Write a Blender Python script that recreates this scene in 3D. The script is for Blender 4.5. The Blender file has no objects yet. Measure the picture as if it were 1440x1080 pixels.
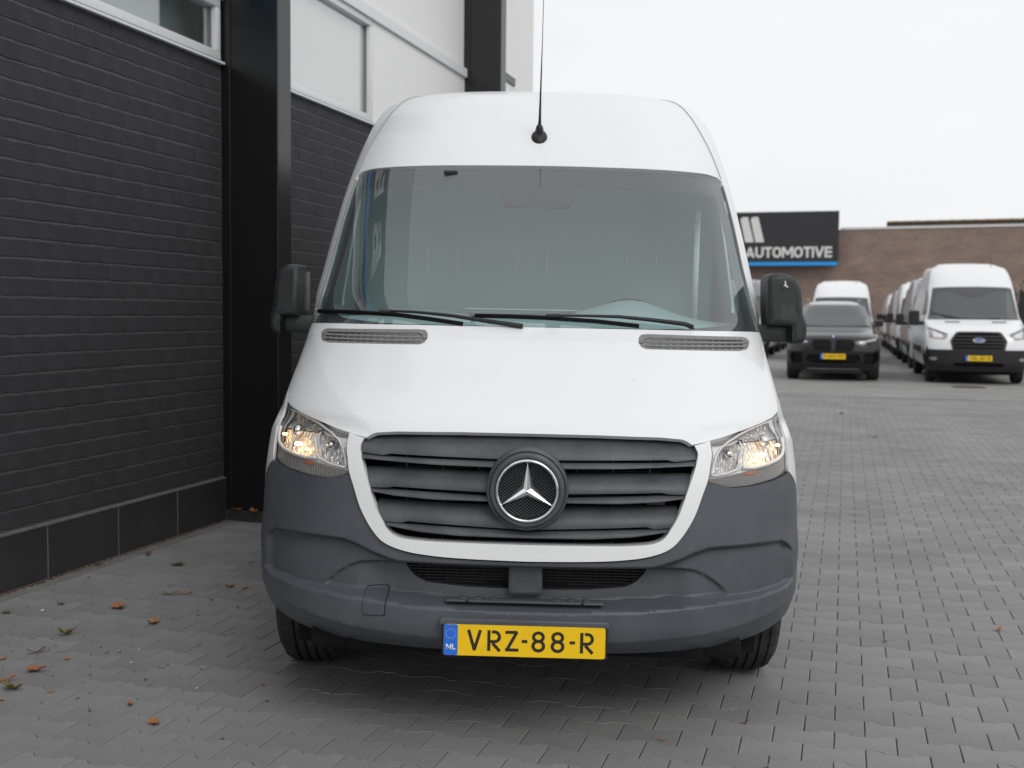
import bpy, bmesh, math, random
import numpy as np
from math import radians, sin, cos, pi
from mathutils import Vector, Matrix
from mathutils.geometry import delaunay_2d_cdt

random.seed(7)
rng = np.random.default_rng(7)
scene = bpy.context.scene
col = scene.collection

# ------------------------------------------------------------------ camera
YAW, PITCH, ROLL = radians(16.0845), radians(3.55), 0.009
cam_d = bpy.data.cameras.new("camera")
cam_d.sensor_width = 36.0
cam_d.lens = 40.5
cam_d.clip_start = 0.1
cam_d.clip_end = 800
cam = bpy.data.objects.new("camera", cam_d)
col.objects.link(cam)
cy, sy, cp, sp = cos(YAW), sin(YAW), cos(PITCH), sin(PITCH)
fw = Vector((-sy * cp, cy * cp, -sp))
rt = Vector((cy, sy, 0))
up = rt.cross(fw)
R_ = rt * cos(ROLL) + up * sin(ROLL)
U_ = -rt * sin(ROLL) + up * cos(ROLL)
m = Matrix((R_, U_, -fw)).transposed().to_4x4()
m.translation = Vector((0, 0, 1.42))
cam.matrix_world = m
cam_d.dof.use_dof = True
cam_d.dof.focus_distance = 4.0
cam_d.dof.aperture_fstop = 3.6
scene.camera = cam

# ------------------------------------------------------------------ sky, sun, exposure
world = bpy.data.worlds.new("World")
scene.world = world
world.use_nodes = True
wn = world.node_tree
wn.nodes.clear()
sky = wn.nodes.new("ShaderNodeTexSky")
sky.sky_type = "NISHITA"
sky.sun_disc = False
SUN_EL, SUN_AZ = radians(40), radians(137)   # azimuth clockwise from +Y
sky.sun_elevation = SUN_EL
sky.sun_rotation = SUN_AZ
bg1 = wn.nodes.new("ShaderNodeBackground")
bg1.inputs[1].default_value = 0.05
bg2 = wn.nodes.new("ShaderNodeBackground")      # the overcast layer
tc = wn.nodes.new("ShaderNodeTexCoord")
mp = wn.nodes.new("ShaderNodeMapping")
mp.inputs["Scale"].default_value = (1, 1, 2.6)
nz = wn.nodes.new("ShaderNodeTexNoise")
nz.inputs["Scale"].default_value = 1.3
nz.inputs["Detail"].default_value = 4
cr_ = wn.nodes.new("ShaderNodeValToRGB")
cr_.color_ramp.elements[0].position = 0.3
cr_.color_ramp.elements[0].color = (0.86, 0.87, 0.885, 1)
cr_.color_ramp.elements[1].position = 0.7
cr_.color_ramp.elements[1].color = (0.98, 0.985, 0.99, 1)
bg2.inputs[1].default_value = 0.93
add = wn.nodes.new("ShaderNodeAddShader")
wo = wn.nodes.new("ShaderNodeOutputWorld")
wn.links.new(tc.outputs["Generated"], mp.inputs[0])
wn.links.new(mp.outputs[0], nz.inputs["Vector"])
wn.links.new(nz.outputs[0], cr_.inputs[0])
wn.links.new(cr_.outputs[0], bg2.inputs[0])
wn.links.new(sky.outputs[0], bg1.inputs[0])
wn.links.new(bg1.outputs[0], add.inputs[0])
wn.links.new(bg2.outputs[0], add.inputs[1])
wn.links.new(add.outputs[0], wo.inputs[0])
bg1.inputs[1].default_value = 0.006
sun_d = bpy.data.lights.new("sun", "SUN")
sun_d.energy = 1.0
sun_d.angle = radians(28)
sun_d.color = (1, 0.97, 0.93)
sun = bpy.data.objects.new("sun", sun_d)
col.objects.link(sun)
sd = Vector((sin(SUN_AZ) * cos(SUN_EL), cos(SUN_AZ) * cos(SUN_EL), sin(SUN_EL)))
sun.rotation_euler = sd.to_track_quat("Z", "Y").to_euler()
vs = scene.view_settings
vs.view_transform = "Standard"
vs.look = "None"
vs.exposure = 0
vs.gamma = 1
vs.use_curve_mapping = False
scene.cycles.use_denoising = True
scene.cycles.max_bounces = 8
scene.cycles.transparent_max_bounces = 12
scene.cycles.sample_clamp_indirect = 4

# ------------------------------------------------------------------ materials
def mat(name, color=(0.5, 0.5, 0.5), rough=0.5, metal=0.0, noise=None, bump=None, coat=0.0, spec=0.5,
        objrand=0.0, coords="Object", dust=None):
    """noise=(scale, colour2, low, high)  bump=(scale, strength, distance)  dust=(colour, scale, lo, hi)"""
    m = bpy.data.materials.new(name)
    m.use_nodes = True
    nt = m.node_tree
    b = nt.nodes["Principled BSDF"]
    b.inputs["Roughness"].default_value = rough
    b.inputs["Metallic"].default_value = metal
    b.inputs["Coat Weight"].default_value = coat
    b.inputs["Coat Roughness"].default_value = 0.04
    b.inputs["Specular IOR Level"].default_value = spec
    b.inputs["Base Color"].default_value = (*color, 1)
    t = nt.nodes.new("ShaderNodeTexCoord")
    src = None
    def ramp(scale, lo, hi, detail=6):
        n = nt.nodes.new("ShaderNodeTexNoise")
        n.inputs["Scale"].default_value = scale
        n.inputs["Detail"].default_value = detail
        n.inputs["Roughness"].default_value = 0.6
        nt.links.new(t.outputs[coords], n.inputs["Vector"])
        r = nt.nodes.new("ShaderNodeMapRange")
        r.inputs[1].default_value = lo
        r.inputs[2].default_value = hi
        nt.links.new(n.outputs[0], r.inputs[0])
        return r.outputs[0]
    def mix(fac, a, c2, mode="MIX"):
        mx = nt.nodes.new("ShaderNodeMix")
        mx.data_type = "RGBA"
        mx.blend_type = mode
        if isinstance(fac, float): mx.inputs[0].default_value = fac
        else: nt.links.new(fac, mx.inputs[0])
        if isinstance(a, tuple): mx.inputs[6].default_value = (*a, 1)
        else: nt.links.new(a, mx.inputs[6])
        if isinstance(c2, tuple): mx.inputs[7].default_value = (*c2, 1)
        else: nt.links.new(c2, mx.inputs[7])
        return mx.outputs[2]
    src = color
    if noise:
        src = mix(ramp(noise[0], noise[2], noise[3]), src, noise[1])
    if dust:
        src = mix(ramp(dust[1], dust[2], dust[3], 10), src, dust[0])
    if objrand:
        at = nt.nodes.new("ShaderNodeAttribute")
        at.attribute_name = "tone"
        hs = nt.nodes.new("ShaderNodeMapRange")
        hs.inputs[3].default_value = 1 - objrand
        hs.inputs[4].default_value = 1 + objrand
        oi = nt.nodes.new("ShaderNodeObjectInfo")
        ad = nt.nodes.new("ShaderNodeMath"); ad.operation = "ADD"
        fr = nt.nodes.new("ShaderNodeMath"); fr.operation = "FRACT"
        nt.links.new(at.outputs["Fac"], ad.inputs[0])
        nt.links.new(oi.outputs["Random"], ad.inputs[1])
        nt.links.new(ad.outputs[0], fr.inputs[0])
        nt.links.new(fr.outputs[0], hs.inputs[0])
        vm = nt.nodes.new("ShaderNodeVectorMath"); vm.operation = "SCALE"
        if isinstance(src, tuple): vm.inputs[0].default_value = src
        else: nt.links.new(src, vm.inputs[0])
        nt.links.new(hs.outputs[0], vm.inputs["Scale"])
        src = vm.outputs[0]
    if not isinstance(src, tuple):
        nt.links.new(src, b.inputs["Base Color"])
    if bump:
        n = nt.nodes.new("ShaderNodeTexNoise")
        n.inputs["Scale"].default_value = bump[0]
        n.inputs["Detail"].default_value = 5
        nt.links.new(t.outputs[coords], n.inputs["Vector"])
        bp = nt.nodes.new("ShaderNodeBump")
        bp.inputs["Strength"].default_value = bump[1]
        bp.inputs["Distance"].default_value = bump[2]
        nt.links.new(n.outputs[0], bp.inputs["Height"])
        nt.links.new(bp.outputs[0], b.inputs["Normal"])
    return m

def glass(name, tint, ior=1.5, rough=0.0, body=None, bodyfac=0.0):
    m = bpy.data.materials.new(name)
    m.use_nodes = True
    nt = m.node_tree
    nt.nodes.clear()
    o = nt.nodes.new("ShaderNodeOutputMaterial")
    f = nt.nodes.new("ShaderNodeFresnel")          # a thin pane reflects alike from both sides
    ge = nt.nodes.new("ShaderNodeNewGeometry"); ir = nt.nodes.new("ShaderNodeMapRange")
    ir.inputs[3].default_value = ior; ir.inputs[4].default_value = 1 / ior
    nt.links.new(ge.outputs["Backfacing"], ir.inputs[0]); nt.links.new(ir.outputs[0], f.inputs[0])
    tr = nt.nodes.new("ShaderNodeBsdfTransparent"); tr.inputs[0].default_value = (*tint, 1)
    g = nt.nodes.new("ShaderNodeBsdfGlossy"); g.inputs["Roughness"].default_value = rough
    g.inputs[0].default_value = (1, 1, 1, 1)
    mx = nt.nodes.new("ShaderNodeMixShader")
    nt.links.new(f.outputs[0], mx.inputs[0])
    under = tr.outputs[0]
    if body:
        d = nt.nodes.new("ShaderNodeBsdfDiffuse"); d.inputs[0].default_value = (*body, 1)
        m2 = nt.nodes.new("ShaderNodeMixShader"); m2.inputs[0].default_value = bodyfac
        nt.links.new(tr.outputs[0], m2.inputs[1]); nt.links.new(d.outputs[0], m2.inputs[2])
        under = m2.outputs[0]
    nt.links.new(under, mx.inputs[1]); nt.links.new(g.outputs[0], mx.inputs[2])
    nt.links.new(mx.outputs[0], o.inputs[0])
    return m

def emit(name, c, s):
    m = bpy.data.materials.new(name); m.use_nodes = True
    b = m.node_tree.nodes["Principled BSDF"]
    b.inputs["Base Color"].default_value = (*c, 1)
    b.inputs["Emission Color"].default_value = (*c, 1)
    b.inputs["Emission Strength"].default_value = s
    return m

M = {}
M["paint"] = mat("white_paint", (0.80, 0.807, 0.815), 0.40, coat=0.35, dust=((0.765, 0.77, 0.77), 2.0, 0.50, 0.9))
M["paint_bg"] = mat("white_paint_other", (0.80, 0.81, 0.82), 0.3, coat=0.4)
M["bumper"] = mat("grey_plastic", (0.068, 0.075, 0.087), 0.42, noise=(3.2, (0.102, 0.111, 0.125), 0.36, 0.74),
                  dust=((0.13, 0.13, 0.13), 26, 0.60, 0.85), bump=(900, 0.12, 0.0006), spec=0.4)
M["slat"] = mat("grille_plastic", (0.060, 0.065, 0.073), 0.45, noise=(9, (0.10, 0.107, 0.118), 0.35, 0.72), bump=(700, 0.1, 0.0005), spec=0.4)
M["black"] = mat("black_plastic", (0.018, 0.018, 0.02), 0.5, spec=0.4)
M["matblack"] = mat("matt_black", (0.009, 0.009, 0.01), 0.85, spec=0.2)
M["mirror_plastic"] = mat("mirror_plastic", (0.016, 0.020, 0.020), 0.55, dust=((0.058, 0.068, 0.065), 16, 0.5, 0.8), bump=(250, 0.3, 0.001))
M["vent"] = mat("vent_plastic", (0.19, 0.19, 0.19), 0.6, dust=((0.24, 0.24, 0.235), 30, 0.45, 0.8), bump=(400, 0.2, 0.001))
M["chrome"] = mat("chrome", (0.86, 0.87, 0.88), 0.09, metal=1.0)
M["reflector"] = mat("reflector_chrome", (0.88, 0.88, 0.86), 0.25, metal=0.35)
M["bezel"] = mat("silver_bezel", (0.80, 0.80, 0.80), 0.35, metal=0.15)
M["lens"] = glass("lens_glass", (0.97, 0.97, 0.96), 1.45, 0.02)
M["ribs"] = mat("ribbed_lens", (0.30, 0.285, 0.28), 0.22, spec=0.6)
M["windscreen"] = glass("windscreen_glass", (0.80, 0.93, 0.92), 2.0, 0.012, (0.52, 0.60, 0.60), 0.07)
M["sideglass"] = glass("side_glass", (0.75, 0.86, 0.86), 1.7)
M["bgglass"] = glass("other_glass", (0.35, 0.40, 0.39), 1.8, 0.03, (0.22, 0.26, 0.26), 0.25)
M["frit"] = mat("frit_black", (0.022, 0.014, 0.020), 0.25, spec=0.3)
M["rubber"] = mat("tyre_rubber", (0.022, 0.022, 0.023), 0.8, dust=((0.06, 0.058, 0.055), 8, 0.5, 0.8), bump=(200, 0.3, 0.001))
M["rim"] = mat("wheel_rim", (0.30, 0.30, 0.31), 0.4, metal=0.7)
M["yellow"] = mat("plate_yellow", (0.95, 0.60, 0.006), 0.35, dust=((0.85, 0.52, 0.01), 12, 0.5, 0.9))
M["platechar"] = mat("plate_black", (0.02, 0.018, 0.015), 0.45)
M["plateblue"] = mat("plate_blue", (0.02, 0.17, 0.72), 0.35)
M["platewhite"] = mat("plate_white", (0.75, 0.78, 0.82), 0.4)
M["stargold"] = mat("plate_star", (0.62, 0.5, 0.2), 0.4)
M["bulb"] = emit("lit_bulb", (1.0, 0.56, 0.22), 22)
M["amber"] = mat("amber_lens", (0.48, 0.15, 0.06), 0.3)
M["dash"] = mat("dash_plastic", (0.38, 0.44, 0.45), 0.7)
M["seat"] = mat("seat_fabric", (0.13, 0.14, 0.14), 0.9)
M["bulkhead"] = mat("bulkhead_grey", (0.58, 0.69, 0.69), 0.7)
M["pale"] = mat("pale_plastic", (0.95, 0.98, 0.97), 0.5)
M["brick"] = mat("painted_brick", (0.043, 0.043, 0.047), 0.72, noise=(5, (0.057, 0.057, 0.062), 0.35, 0.7),
                 dust=((0.19, 0.19, 0.195), 190, 0.60, 0.74), bump=(170, 1.0, 0.014), objrand=0.06, spec=0.35)
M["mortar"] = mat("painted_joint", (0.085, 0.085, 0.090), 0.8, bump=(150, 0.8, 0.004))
M["plinth"] = mat("plinth_tile", (0.030, 0.029, 0.030), 0.5, noise=(3, (0.040, 0.039, 0.040), 0.35, 0.7), dust=((0.075, 0.07, 0.065), 7, 0.62, 0.95), bump=(60, 0.1, 0.001))
M["plinthcap"] = mat("plinth_cap", (0.13, 0.13, 0.132), 0.6, dust=((0.07, 0.07, 0.07), 14, 0.5, 0.8), bump=(60, 0.3, 0.002))
M["grout"] = mat("plinth_grout", (0.24, 0.24, 0.24), 0.8)
M["steel"] = mat("black_steel", (0.009, 0.009, 0.010), 0.28, coat=0.05, spec=0.5)
M["frame"] = mat("white_frame", (0.72, 0.73, 0.74), 0.35)
M["gasket"] = mat("frame_gasket", (0.18, 0.19, 0.19), 0.6)
M["panel"] = mat("white_panel", (0.80, 0.80, 0.80), 0.4)
M["blind"] = mat("pale_blind", (0.84, 0.84, 0.83), 0.6)
M["winglass"] = glass("window_glass", (0.93, 0.95, 0.945), 2.3, 0.0)
M["coping"] = mat("white_coping", (0.68, 0.68, 0.68), 0.5)
M["farbrick"] = None
M["sign"] = mat("sign_black", (0.022, 0.022, 0.025), 0.45)
M["signwhite"] = mat("sign_white", (0.70, 0.70, 0.69), 0.5)
M["signblue"] = mat("sign_blue", (0.01, 0.32, 0.80), 0.4)
M["roofedge"] = mat("roof_edge", (0.10, 0.085, 0.07), 0.8, noise=(1.5, (0.16, 0.11, 0.07), 0.4, 0.7))
M["darkpaint"] = mat("dark_grey_paint", (0.012, 0.0115, 0.013), 0.22, metal=0.2, coat=0.45)
M["silver"] = mat("silver_paint", (0.32, 0.33, 0.35), 0.3, metal=0.5, coat=0.6)
M["greyblue"] = mat("grey_blue_paint", (0.20, 0.215, 0.24), 0.3, metal=0.3, coat=0.6)
M["ledlight"] = mat("headlight_white", (0.75, 0.78, 0.8), 0.15, spec=0.8)
M["paver"] = mat("concrete_paver", (0.256, 0.254, 0.254), 0.85, noise=(1.1, (0.200, 0.199, 0.201), 0.38, 0.68),
                 dust=((0.34, 0.335, 0.33), 55, 0.56, 0.85), bump=(330, 0.35, 0.0015), objrand=0.085, coords="Object", spec=0.25)
M["sand"] = mat("joint_sand", (0.095, 0.085, 0.075), 0.95, noise=(22, (0.05, 0.045, 0.038), 0.35, 0.7), bump=(300, 0.6, 0.003))
M["strip"] = mat("edge_concrete", (0.20, 0.20, 0.195), 0.9, noise=(6, (0.13, 0.125, 0.12), 0.35, 0.7), bump=(120, 0.5, 0.002))
M["leaf1"] = mat("leaf_orange", (0.36, 0.145, 0.055), 0.6, noise=(60, (0.26, 0.09, 0.03), 0.4, 0.65))
M["leaf2"] = mat("leaf_tan", (0.38, 0.20, 0.09), 0.6, noise=(60, (0.20, 0.10, 0.04), 0.4, 0.65))
M["leaf3"] = mat("leaf_brown", (0.16, 0.07, 0.035), 0.7, noise=(60, (0.09, 0.045, 0.025), 0.4, 0.65))
M["leafg"] = mat("leaf_olive", (0.13, 0.12, 0.035), 0.7, noise=(60, (0.20, 0.12, 0.04), 0.4, 0.65))
M["grass"] = mat("weed_green", (0.055, 0.075, 0.02), 0.8)
M["chip"] = mat("pale_chip", (0.6, 0.6, 0.57), 0.8)
M["hedge"] = mat("hedge_leaf", (0.07, 0.10, 0.03), 0.8)
M["iron"] = mat("cast_iron", (0.06, 0.05, 0.045), 0.7)
M["outer_trunk"] = mat("bark", (0.12, 0.09, 0.06), 0.9)

# ribbed lens: fine upright prisms
nt = M["ribs"].node_tree
t = nt.nodes.new("ShaderNodeTexCoord"); w = nt.nodes.new("ShaderNodeTexWave")
w.bands_direction = "X"; w.inputs["Scale"].default_value = 48
bp = nt.nodes.new("ShaderNodeBump"); bp.inputs["Strength"].default_value = 1.0; bp.inputs["Distance"].default_value = 0.004
nt.links.new(t.outputs["Object"], w.inputs["Vector"]); nt.links.new(w.outputs["Fac"], bp.inputs["Height"])
w2 = nt.nodes.new("ShaderNodeTexWave"); w2.bands_direction = "Z"; w2.inputs["Scale"].default_value = 60
bp2 = nt.nodes.new("ShaderNodeBump"); bp2.inputs["Strength"].default_value = 0.5; bp2.inputs["Distance"].default_value = 0.003
nt.links.new(t.outputs["Object"], w2.inputs["Vector"]); nt.links.new(w2.outputs["Fac"], bp2.inputs["Height"])
nt.links.new(bp.outputs[0], bp2.inputs["Normal"])
nt.links.new(bp2.outputs[0], nt.nodes["Principled BSDF"].inputs["Normal"])
# faceted headlight reflector
nt = M["reflector"].node_tree
t = nt.nodes.new("ShaderNodeTexCoord"); v = nt.nodes.new("ShaderNodeTexVoronoi"); v.inputs["Scale"].default_value = 55
mpn = nt.nodes.new("ShaderNodeMapping"); mpn.inputs["Scale"].default_value = (1.6, 1, 0.7)
bp = nt.nodes.new("ShaderNodeBump"); bp.inputs["Strength"].default_value = 1.0; bp.inputs["Distance"].default_value = 0.014
nt.links.new(t.outputs["Object"], mpn.inputs[0]); nt.links.new(mpn.outputs[0], v.inputs["Vector"])
nt.links.new(v.outputs["Distance"], bp.inputs["Height"])
nt.links.new(bp.outputs[0], nt.nodes["Principled BSDF"].inputs["Normal"])

def brick_surface(name, c1, c2, mort, w_, h_, mortar=0.01, vert=True, bumpd=0.006, noise2=None):
    m = bpy.data.materials.new(name); m.use_nodes = True
    nt = m.node_tree; b = nt.nodes["Principled BSDF"]; b.inputs["Roughness"].default_value = 0.9
    b.inputs["Specular IOR Level"].default_value = 0.25
    t = nt.nodes.new("ShaderNodeTexCoord")
    sx = nt.nodes.new("ShaderNodeSeparateXYZ"); cx = nt.nodes.new("ShaderNodeCombineXYZ")
    nt.links.new(t.outputs["Object"], sx.inputs[0])
    nt.links.new(sx.outputs[0], cx.inputs[0]); nt.links.new(sx.outputs[2 if vert else 1], cx.inputs[1])
    bt = nt.nodes.new("ShaderNodeTexBrick")
    bt.inputs["Scale"].default_value = 1
    bt.inputs["Brick Width"].default_value = w_; bt.inputs["Row Height"].default_value = h_
    bt.inputs["Mortar Size"].default_value = mortar; bt.inputs["Mortar Smooth"].default_value = 0.2
    bt.inputs["Color1"].default_value = (*c1, 1); bt.inputs["Color2"].default_value = (*c2, 1)
    bt.inputs["Mortar"].default_value = (*mort, 1)
    nt.links.new(cx.outputs[0], bt.inputs["Vector"])
    n = nt.nodes.new("ShaderNodeTexNoise"); n.inputs["Scale"].default_value = 0.7; n.inputs["Detail"].default_value = 8
    mpp = nt.nodes.new("ShaderNodeMapping"); mpp.inputs["Scale"].default_value = (1, 1, 3) if vert else (1, 3, 1)
    nt.links.new(t.outputs["Object"], mpp.inputs[0]); nt.links.new(mpp.outputs[0], n.inputs["Vector"])
    mr = nt.nodes.new("ShaderNodeMapRange"); mr.inputs[1].default_value = 0.3; mr.inputs[2].default_value = 0.7
    mr.inputs[3].default_value = 0.82; mr.inputs[4].default_value = 1.15
    nt.links.new(n.outputs[0], mr.inputs[0])
    vm = nt.nodes.new("ShaderNodeVectorMath"); vm.operation = "SCALE"
    nt.links.new(bt.outputs["Color"], vm.inputs[0]); nt.links.new(mr.outputs[0], vm.inputs["Scale"])
    nt.links.new(vm.outputs[0], b.inputs["Base Color"])
    bp = nt.nodes.new("ShaderNodeBump"); bp.invert = True
    bp.inputs["Strength"].default_value = 0.5; bp.inputs["Distance"].default_value = bumpd
    nt.links.new(bt.outputs["Fac"], bp.inputs["Height"]); nt.links.new(bp.outputs[0], b.inputs["Normal"])
    return m
M["farbrick"] = brick_surface("red_brown_brick", (0.30, 0.192, 0.150), (0.205, 0.145, 0.122), (0.30, 0.265, 0.24), 0.22, 0.065, 0.010)
M["farpave"] = brick_surface("distant_pavers", (0.275, 0.272, 0.268), (0.245, 0.242, 0.239), (0.17, 0.16, 0.15), 0.20, 0.1386, 0.004, vert=False, bumpd=0.003)

# ------------------------------------------------------------------ object helpers
def put(name, me, mt, parent=None):
    o = bpy.data.objects.new(name, me)
    if mt is not None and not me.materials: me.materials.append(mt)
    if parent is not None: o.parent = parent
    col.objects.link(o)
    return o

def tag(o, label=None, cat=None, group=None, kind=None):
    if label: o["label"] = label
    if cat: o["category"] = cat
    if group: o["group"] = group
    if kind: o["kind"] = kind
    return o

def empty(name, loc=(0, 0, 0), rot=(0, 0, 0)):
    o = bpy.data.objects.new(name, None)
    o.empty_display_size = 0.2
    o.location = loc; o.rotation_euler = rot
    col.objects.link(o)
    return o

def raw(name, V, F, mt, parent=None, smooth=False):
    me = bpy.data.meshes.new(name)
    me.from_pydata([tuple(map(float, v)) for v in V], [], F)
    me.update()
    if smooth:
        me.polygons.foreach_set("use_smooth", [True] * len(me.polygons))
    return put(name, me, mt, parent)

def bmobj(name, bm, mt, parent=None, smooth=False, angle=None):
    me = bpy.data.meshes.new(name)
    bm.normal_update()
    bm.to_mesh(me); bm.free()
    if smooth:
        me.polygons.foreach_set("use_smooth", [True] * len(me.polygons))
        if angle: me.set_sharp_from_angle(angle=radians(angle))
    return put(name, me, mt, parent)

def bm_box(bm, lo, hi, bevel=0.0, rot=None, pivot=None):
    r = bmesh.ops.create_cube(bm, size=1)
    vs_ = r["verts"]
    s = [hi[i] - lo[i] for i in range(3)]; c = [(hi[i] + lo[i]) / 2 for i in range(3)]
    for v in vs_:
        v.co = Vector((v.co.x * s[0] + c[0], v.co.y * s[1] + c[1], v.co.z * s[2] + c[2]))
    if bevel > 0:
        es = list({e for v in vs_ for e in v.link_edges})
        rr = bmesh.ops.bevel(bm, geom=es, offset=bevel, segments=2, affect="EDGES", profile=0.5)
        vs_ = list({v for v in rr["verts"]} | {v for v in vs_ if v.is_valid})
    if rot is not None:
        p = Vector(pivot if pivot else c)
        for v in vs_:
            if v.is_valid: v.co = rot @ (v.co - p) + p
    return vs_

def box(name, lo, hi, mt, parent=None, bevel=0.0, rot=None, pivot=None):
    bm = bmesh.new(); bm_box(bm, lo, hi, bevel, rot, pivot)
    return bmobj(name, bm, mt, parent)

def tube(name, pts, rad, mt, parent=None, seg=8, flat=1.0):
    """round bar through pts; rad a number or one per point"""
    pts = [Vector(p) for p in pts]
    n = len(pts)
    rad = [rad] * n if not hasattr(rad, "__len__") else list(rad)
    V, F = [], []
    for i, p in enumerate(pts):
        d = (pts[min(i + 1, n - 1)] - pts[max(i - 1, 0)]).normalized()
        a = d.cross(Vector((0, 0, 1)))
        if a.length < 1e-3: a = d.cross(Vector((0, 1, 0)))
        a.normalize(); b = d.cross(a)
        for k in range(seg):
            t_ = 2 * pi * k / seg
            V.append(p + a * cos(t_) * rad[i] + b * sin(t_) * rad[i] * flat)
    for i in range(n - 1):
        for k in range(seg):
            F.append((i * seg + k, i * seg + (k + 1) % seg, (i + 1) * seg + (k + 1) % seg, (i + 1) * seg + k))
    F.append(tuple(range(seg))[::-1]); F.append(tuple(range((n - 1) * seg, n * seg)))
    return raw(name, V, F, mt, parent, smooth=True)

def prism(name, pts, y0, y1, mt, parent=None, bevel=0.0, segs=2):
    """outline pts (x,z) given thickness between y0 (front) and y1 (back)"""
    bm = bmesh.new()
    vs_ = [bm.verts.new((p[0], y0, p[1])) for p in pts]
    f = bm.faces.new(vs_)
    r = bmesh.ops.extrude_face_region(bm, geom=[f])
    for e in r["geom"]:
        if isinstance(e, bmesh.types.BMVert): e.co.y = y1
    bmesh.ops.recalc_face_normals(bm, faces=bm.faces)
    if bevel:
        es = [e for e in bm.edges if abs(e.verts[0].co.y - y0) < 1e-6 and abs(e.verts[1].co.y - y0) < 1e-6]
        bmesh.ops.bevel(bm, geom=es, offset=bevel, segments=segs, affect="EDGES", profile=0.5)
    o = bmobj(name, bm, mt, parent, smooth=True, angle=35)
    for p_ in o.data.polygons:
        if abs(p_.normal.y) > .999: p_.use_smooth = False
    return o

def copy_tree(o, parent=None):
    c = o.copy(); col.objects.link(c)
    if parent is not None: c.parent = parent
    for ch in list(o.children): copy_tree(ch, c)
    return c

def pip(px, pz, poly):
    inside = np.zeros(px.shape, bool)
    n = len(poly); j = n - 1
    for i in range(n):
        xi, zi = poly[i]; xj, zj = poly[j]
        c = ((zi > pz) != (zj > pz)) & (px < (xj - xi) * (pz - zi) / ((zj - zi) + 1e-15) + xi)
        inside ^= c; j = i
    return inside

def pchip(x, y):
    h = np.diff(x); d = np.diff(y) / h
    mm = np.zeros_like(y); mm[0] = d[0]; mm[-1] = d[-1]
    for i in range(1, len(x) - 1):
        if d[i - 1] * d[i] > 0:
            w1 = 2 * h[i] + h[i - 1]; w2 = h[i] + 2 * h[i - 1]
            mm[i] = (w1 + w2) / (w1 / d[i - 1] + w2 / d[i])
    def f(q):
        q = np.clip(q, x[0], x[-1])
        i = np.clip(np.searchsorted(x, q, side="right") - 1, 0, len(x) - 2)
        s = (q - x[i]) / h[i]
        return ((1 + 2 * s) * (1 - s) ** 2 * y[i] + s * (1 - s) ** 2 * h[i] * mm[i] + s * s * (3 - 2 * s) * y[i + 1] + s * s * (s - 1) * h[i] * mm[i + 1])
    return f

class Surf:
    """body shape: for each height z a rounded plan curve (y0 at centre, running back by dep to half width W), then straight back"""
    def __init__(self, rows):
        P = np.array(rows, float)
        self.z = P[:, 0]
        self.fy, self.fd, self.fw, self.fn = [pchip(P[:, 0], P[:, k]) for k in (1, 2, 3, 4)]
        self.relief = None
    def __call__(self, u, z):
        u = np.asarray(u, float); z = np.asarray(z, float)
        y0, dep, Wd, n = self.fy(z), self.fd(z), self.fw(z), self.fn(z)
        a = np.minimum(np.abs(u), 1) * pi / 2
        x = Wd * np.sin(a) ** (2 / n) * np.sign(u)
        y = y0 + dep * (1 - np.cos(a)) + np.maximum(np.abs(u) - 1, 0)
        if self.relief is not None: y = y + self.relief(x, z)
        return np.stack([x, y, z], -1)
    def U(self, x, z):
        Wd, n = float(self.fw(z)), float(self.fn(z))
        r = min(abs(x) / Wd, 1.0)
        return math.copysign(math.asin(r ** (n / 2)) / (pi / 2), x)
    def Uy(self, y, z):
        """u of the side point at depth y"""
        y1 = float(self.fy(z) + self.fd(z))
        if y >= y1: return 1 + y - y1
        c = 1 - (y - float(self.fy(z))) / float(self.fd(z))
        return math.acos(max(-1, min(1, c))) / (pi / 2)

def resample(poly, step, closed=True):
    out = []
    n = len(poly)
    for i in range(n if closed else n - 1):
        a = np.array(poly[i]); b = np.array(poly[(i + 1) % n])
        k = max(1, int(np.ceil(np.linalg.norm(b - a) / step)))
        for j in range(k): out.append(tuple(a + (b - a) * j / k))
    if not closed: out.append(tuple(poly[-1]))
    return out

def spl(pts, k=5):
    """smooth curve through the points (open), k pieces per span"""
    P = [np.array(p, float) for p in pts]; out = []
    for i in range(len(P) - 1):
        p0 = P[i - 1] if i else P[0] * 2 - P[1]; p1, p2 = P[i], P[i + 1]; p3 = P[i + 2] if i + 2 < len(P) else P[-1] * 2 - P[-2]
        t0 = 0; t1 = t0 + max(np.linalg.norm(p1 - p0), 1e-6) ** .5; t2 = t1 + max(np.linalg.norm(p2 - p1), 1e-6) ** .5; t3 = t2 + max(np.linalg.norm(p3 - p2), 1e-6) ** .5
        for j in range(k):
            t = t1 + (t2 - t1) * j / k
            a1 = (t1 - t) / (t1 - t0) * p0 + (t - t0) / (t1 - t0) * p1; a2 = (t2 - t) / (t2 - t1) * p1 + (t - t1) / (t2 - t1) * p2; a3 = (t3 - t) / (t3 - t2) * p2 + (t - t2) / (t3 - t2) * p3
            b1 = (t2 - t) / (t2 - t0) * a1 + (t - t0) / (t2 - t0) * a2; b2 = (t3 - t) / (t3 - t1) * a2 + (t - t1) / (t3 - t1) * a3
            q = (t2 - t) / (t2 - t1) * b1 + (t - t1) / (t2 - t1) * b2
            out.append((float(q[0]), float(q[1])))
    return out + [tuple(map(float, pts[-1]))]

def smooth_poly(poly, it=1):
    for _ in range(it):
        q = []
        n = len(poly)
        for i in range(n):
            a, b = poly[i], poly[(i + 1) % n]
            q.append((a[0] * .75 + b[0] * .25, a[1] * .75 + b[1] * .25)); q.append((a[0] * .25 + b[0] * .75, a[1] * .25 + b[1] * .75))
        poly = q
    return poly

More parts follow.
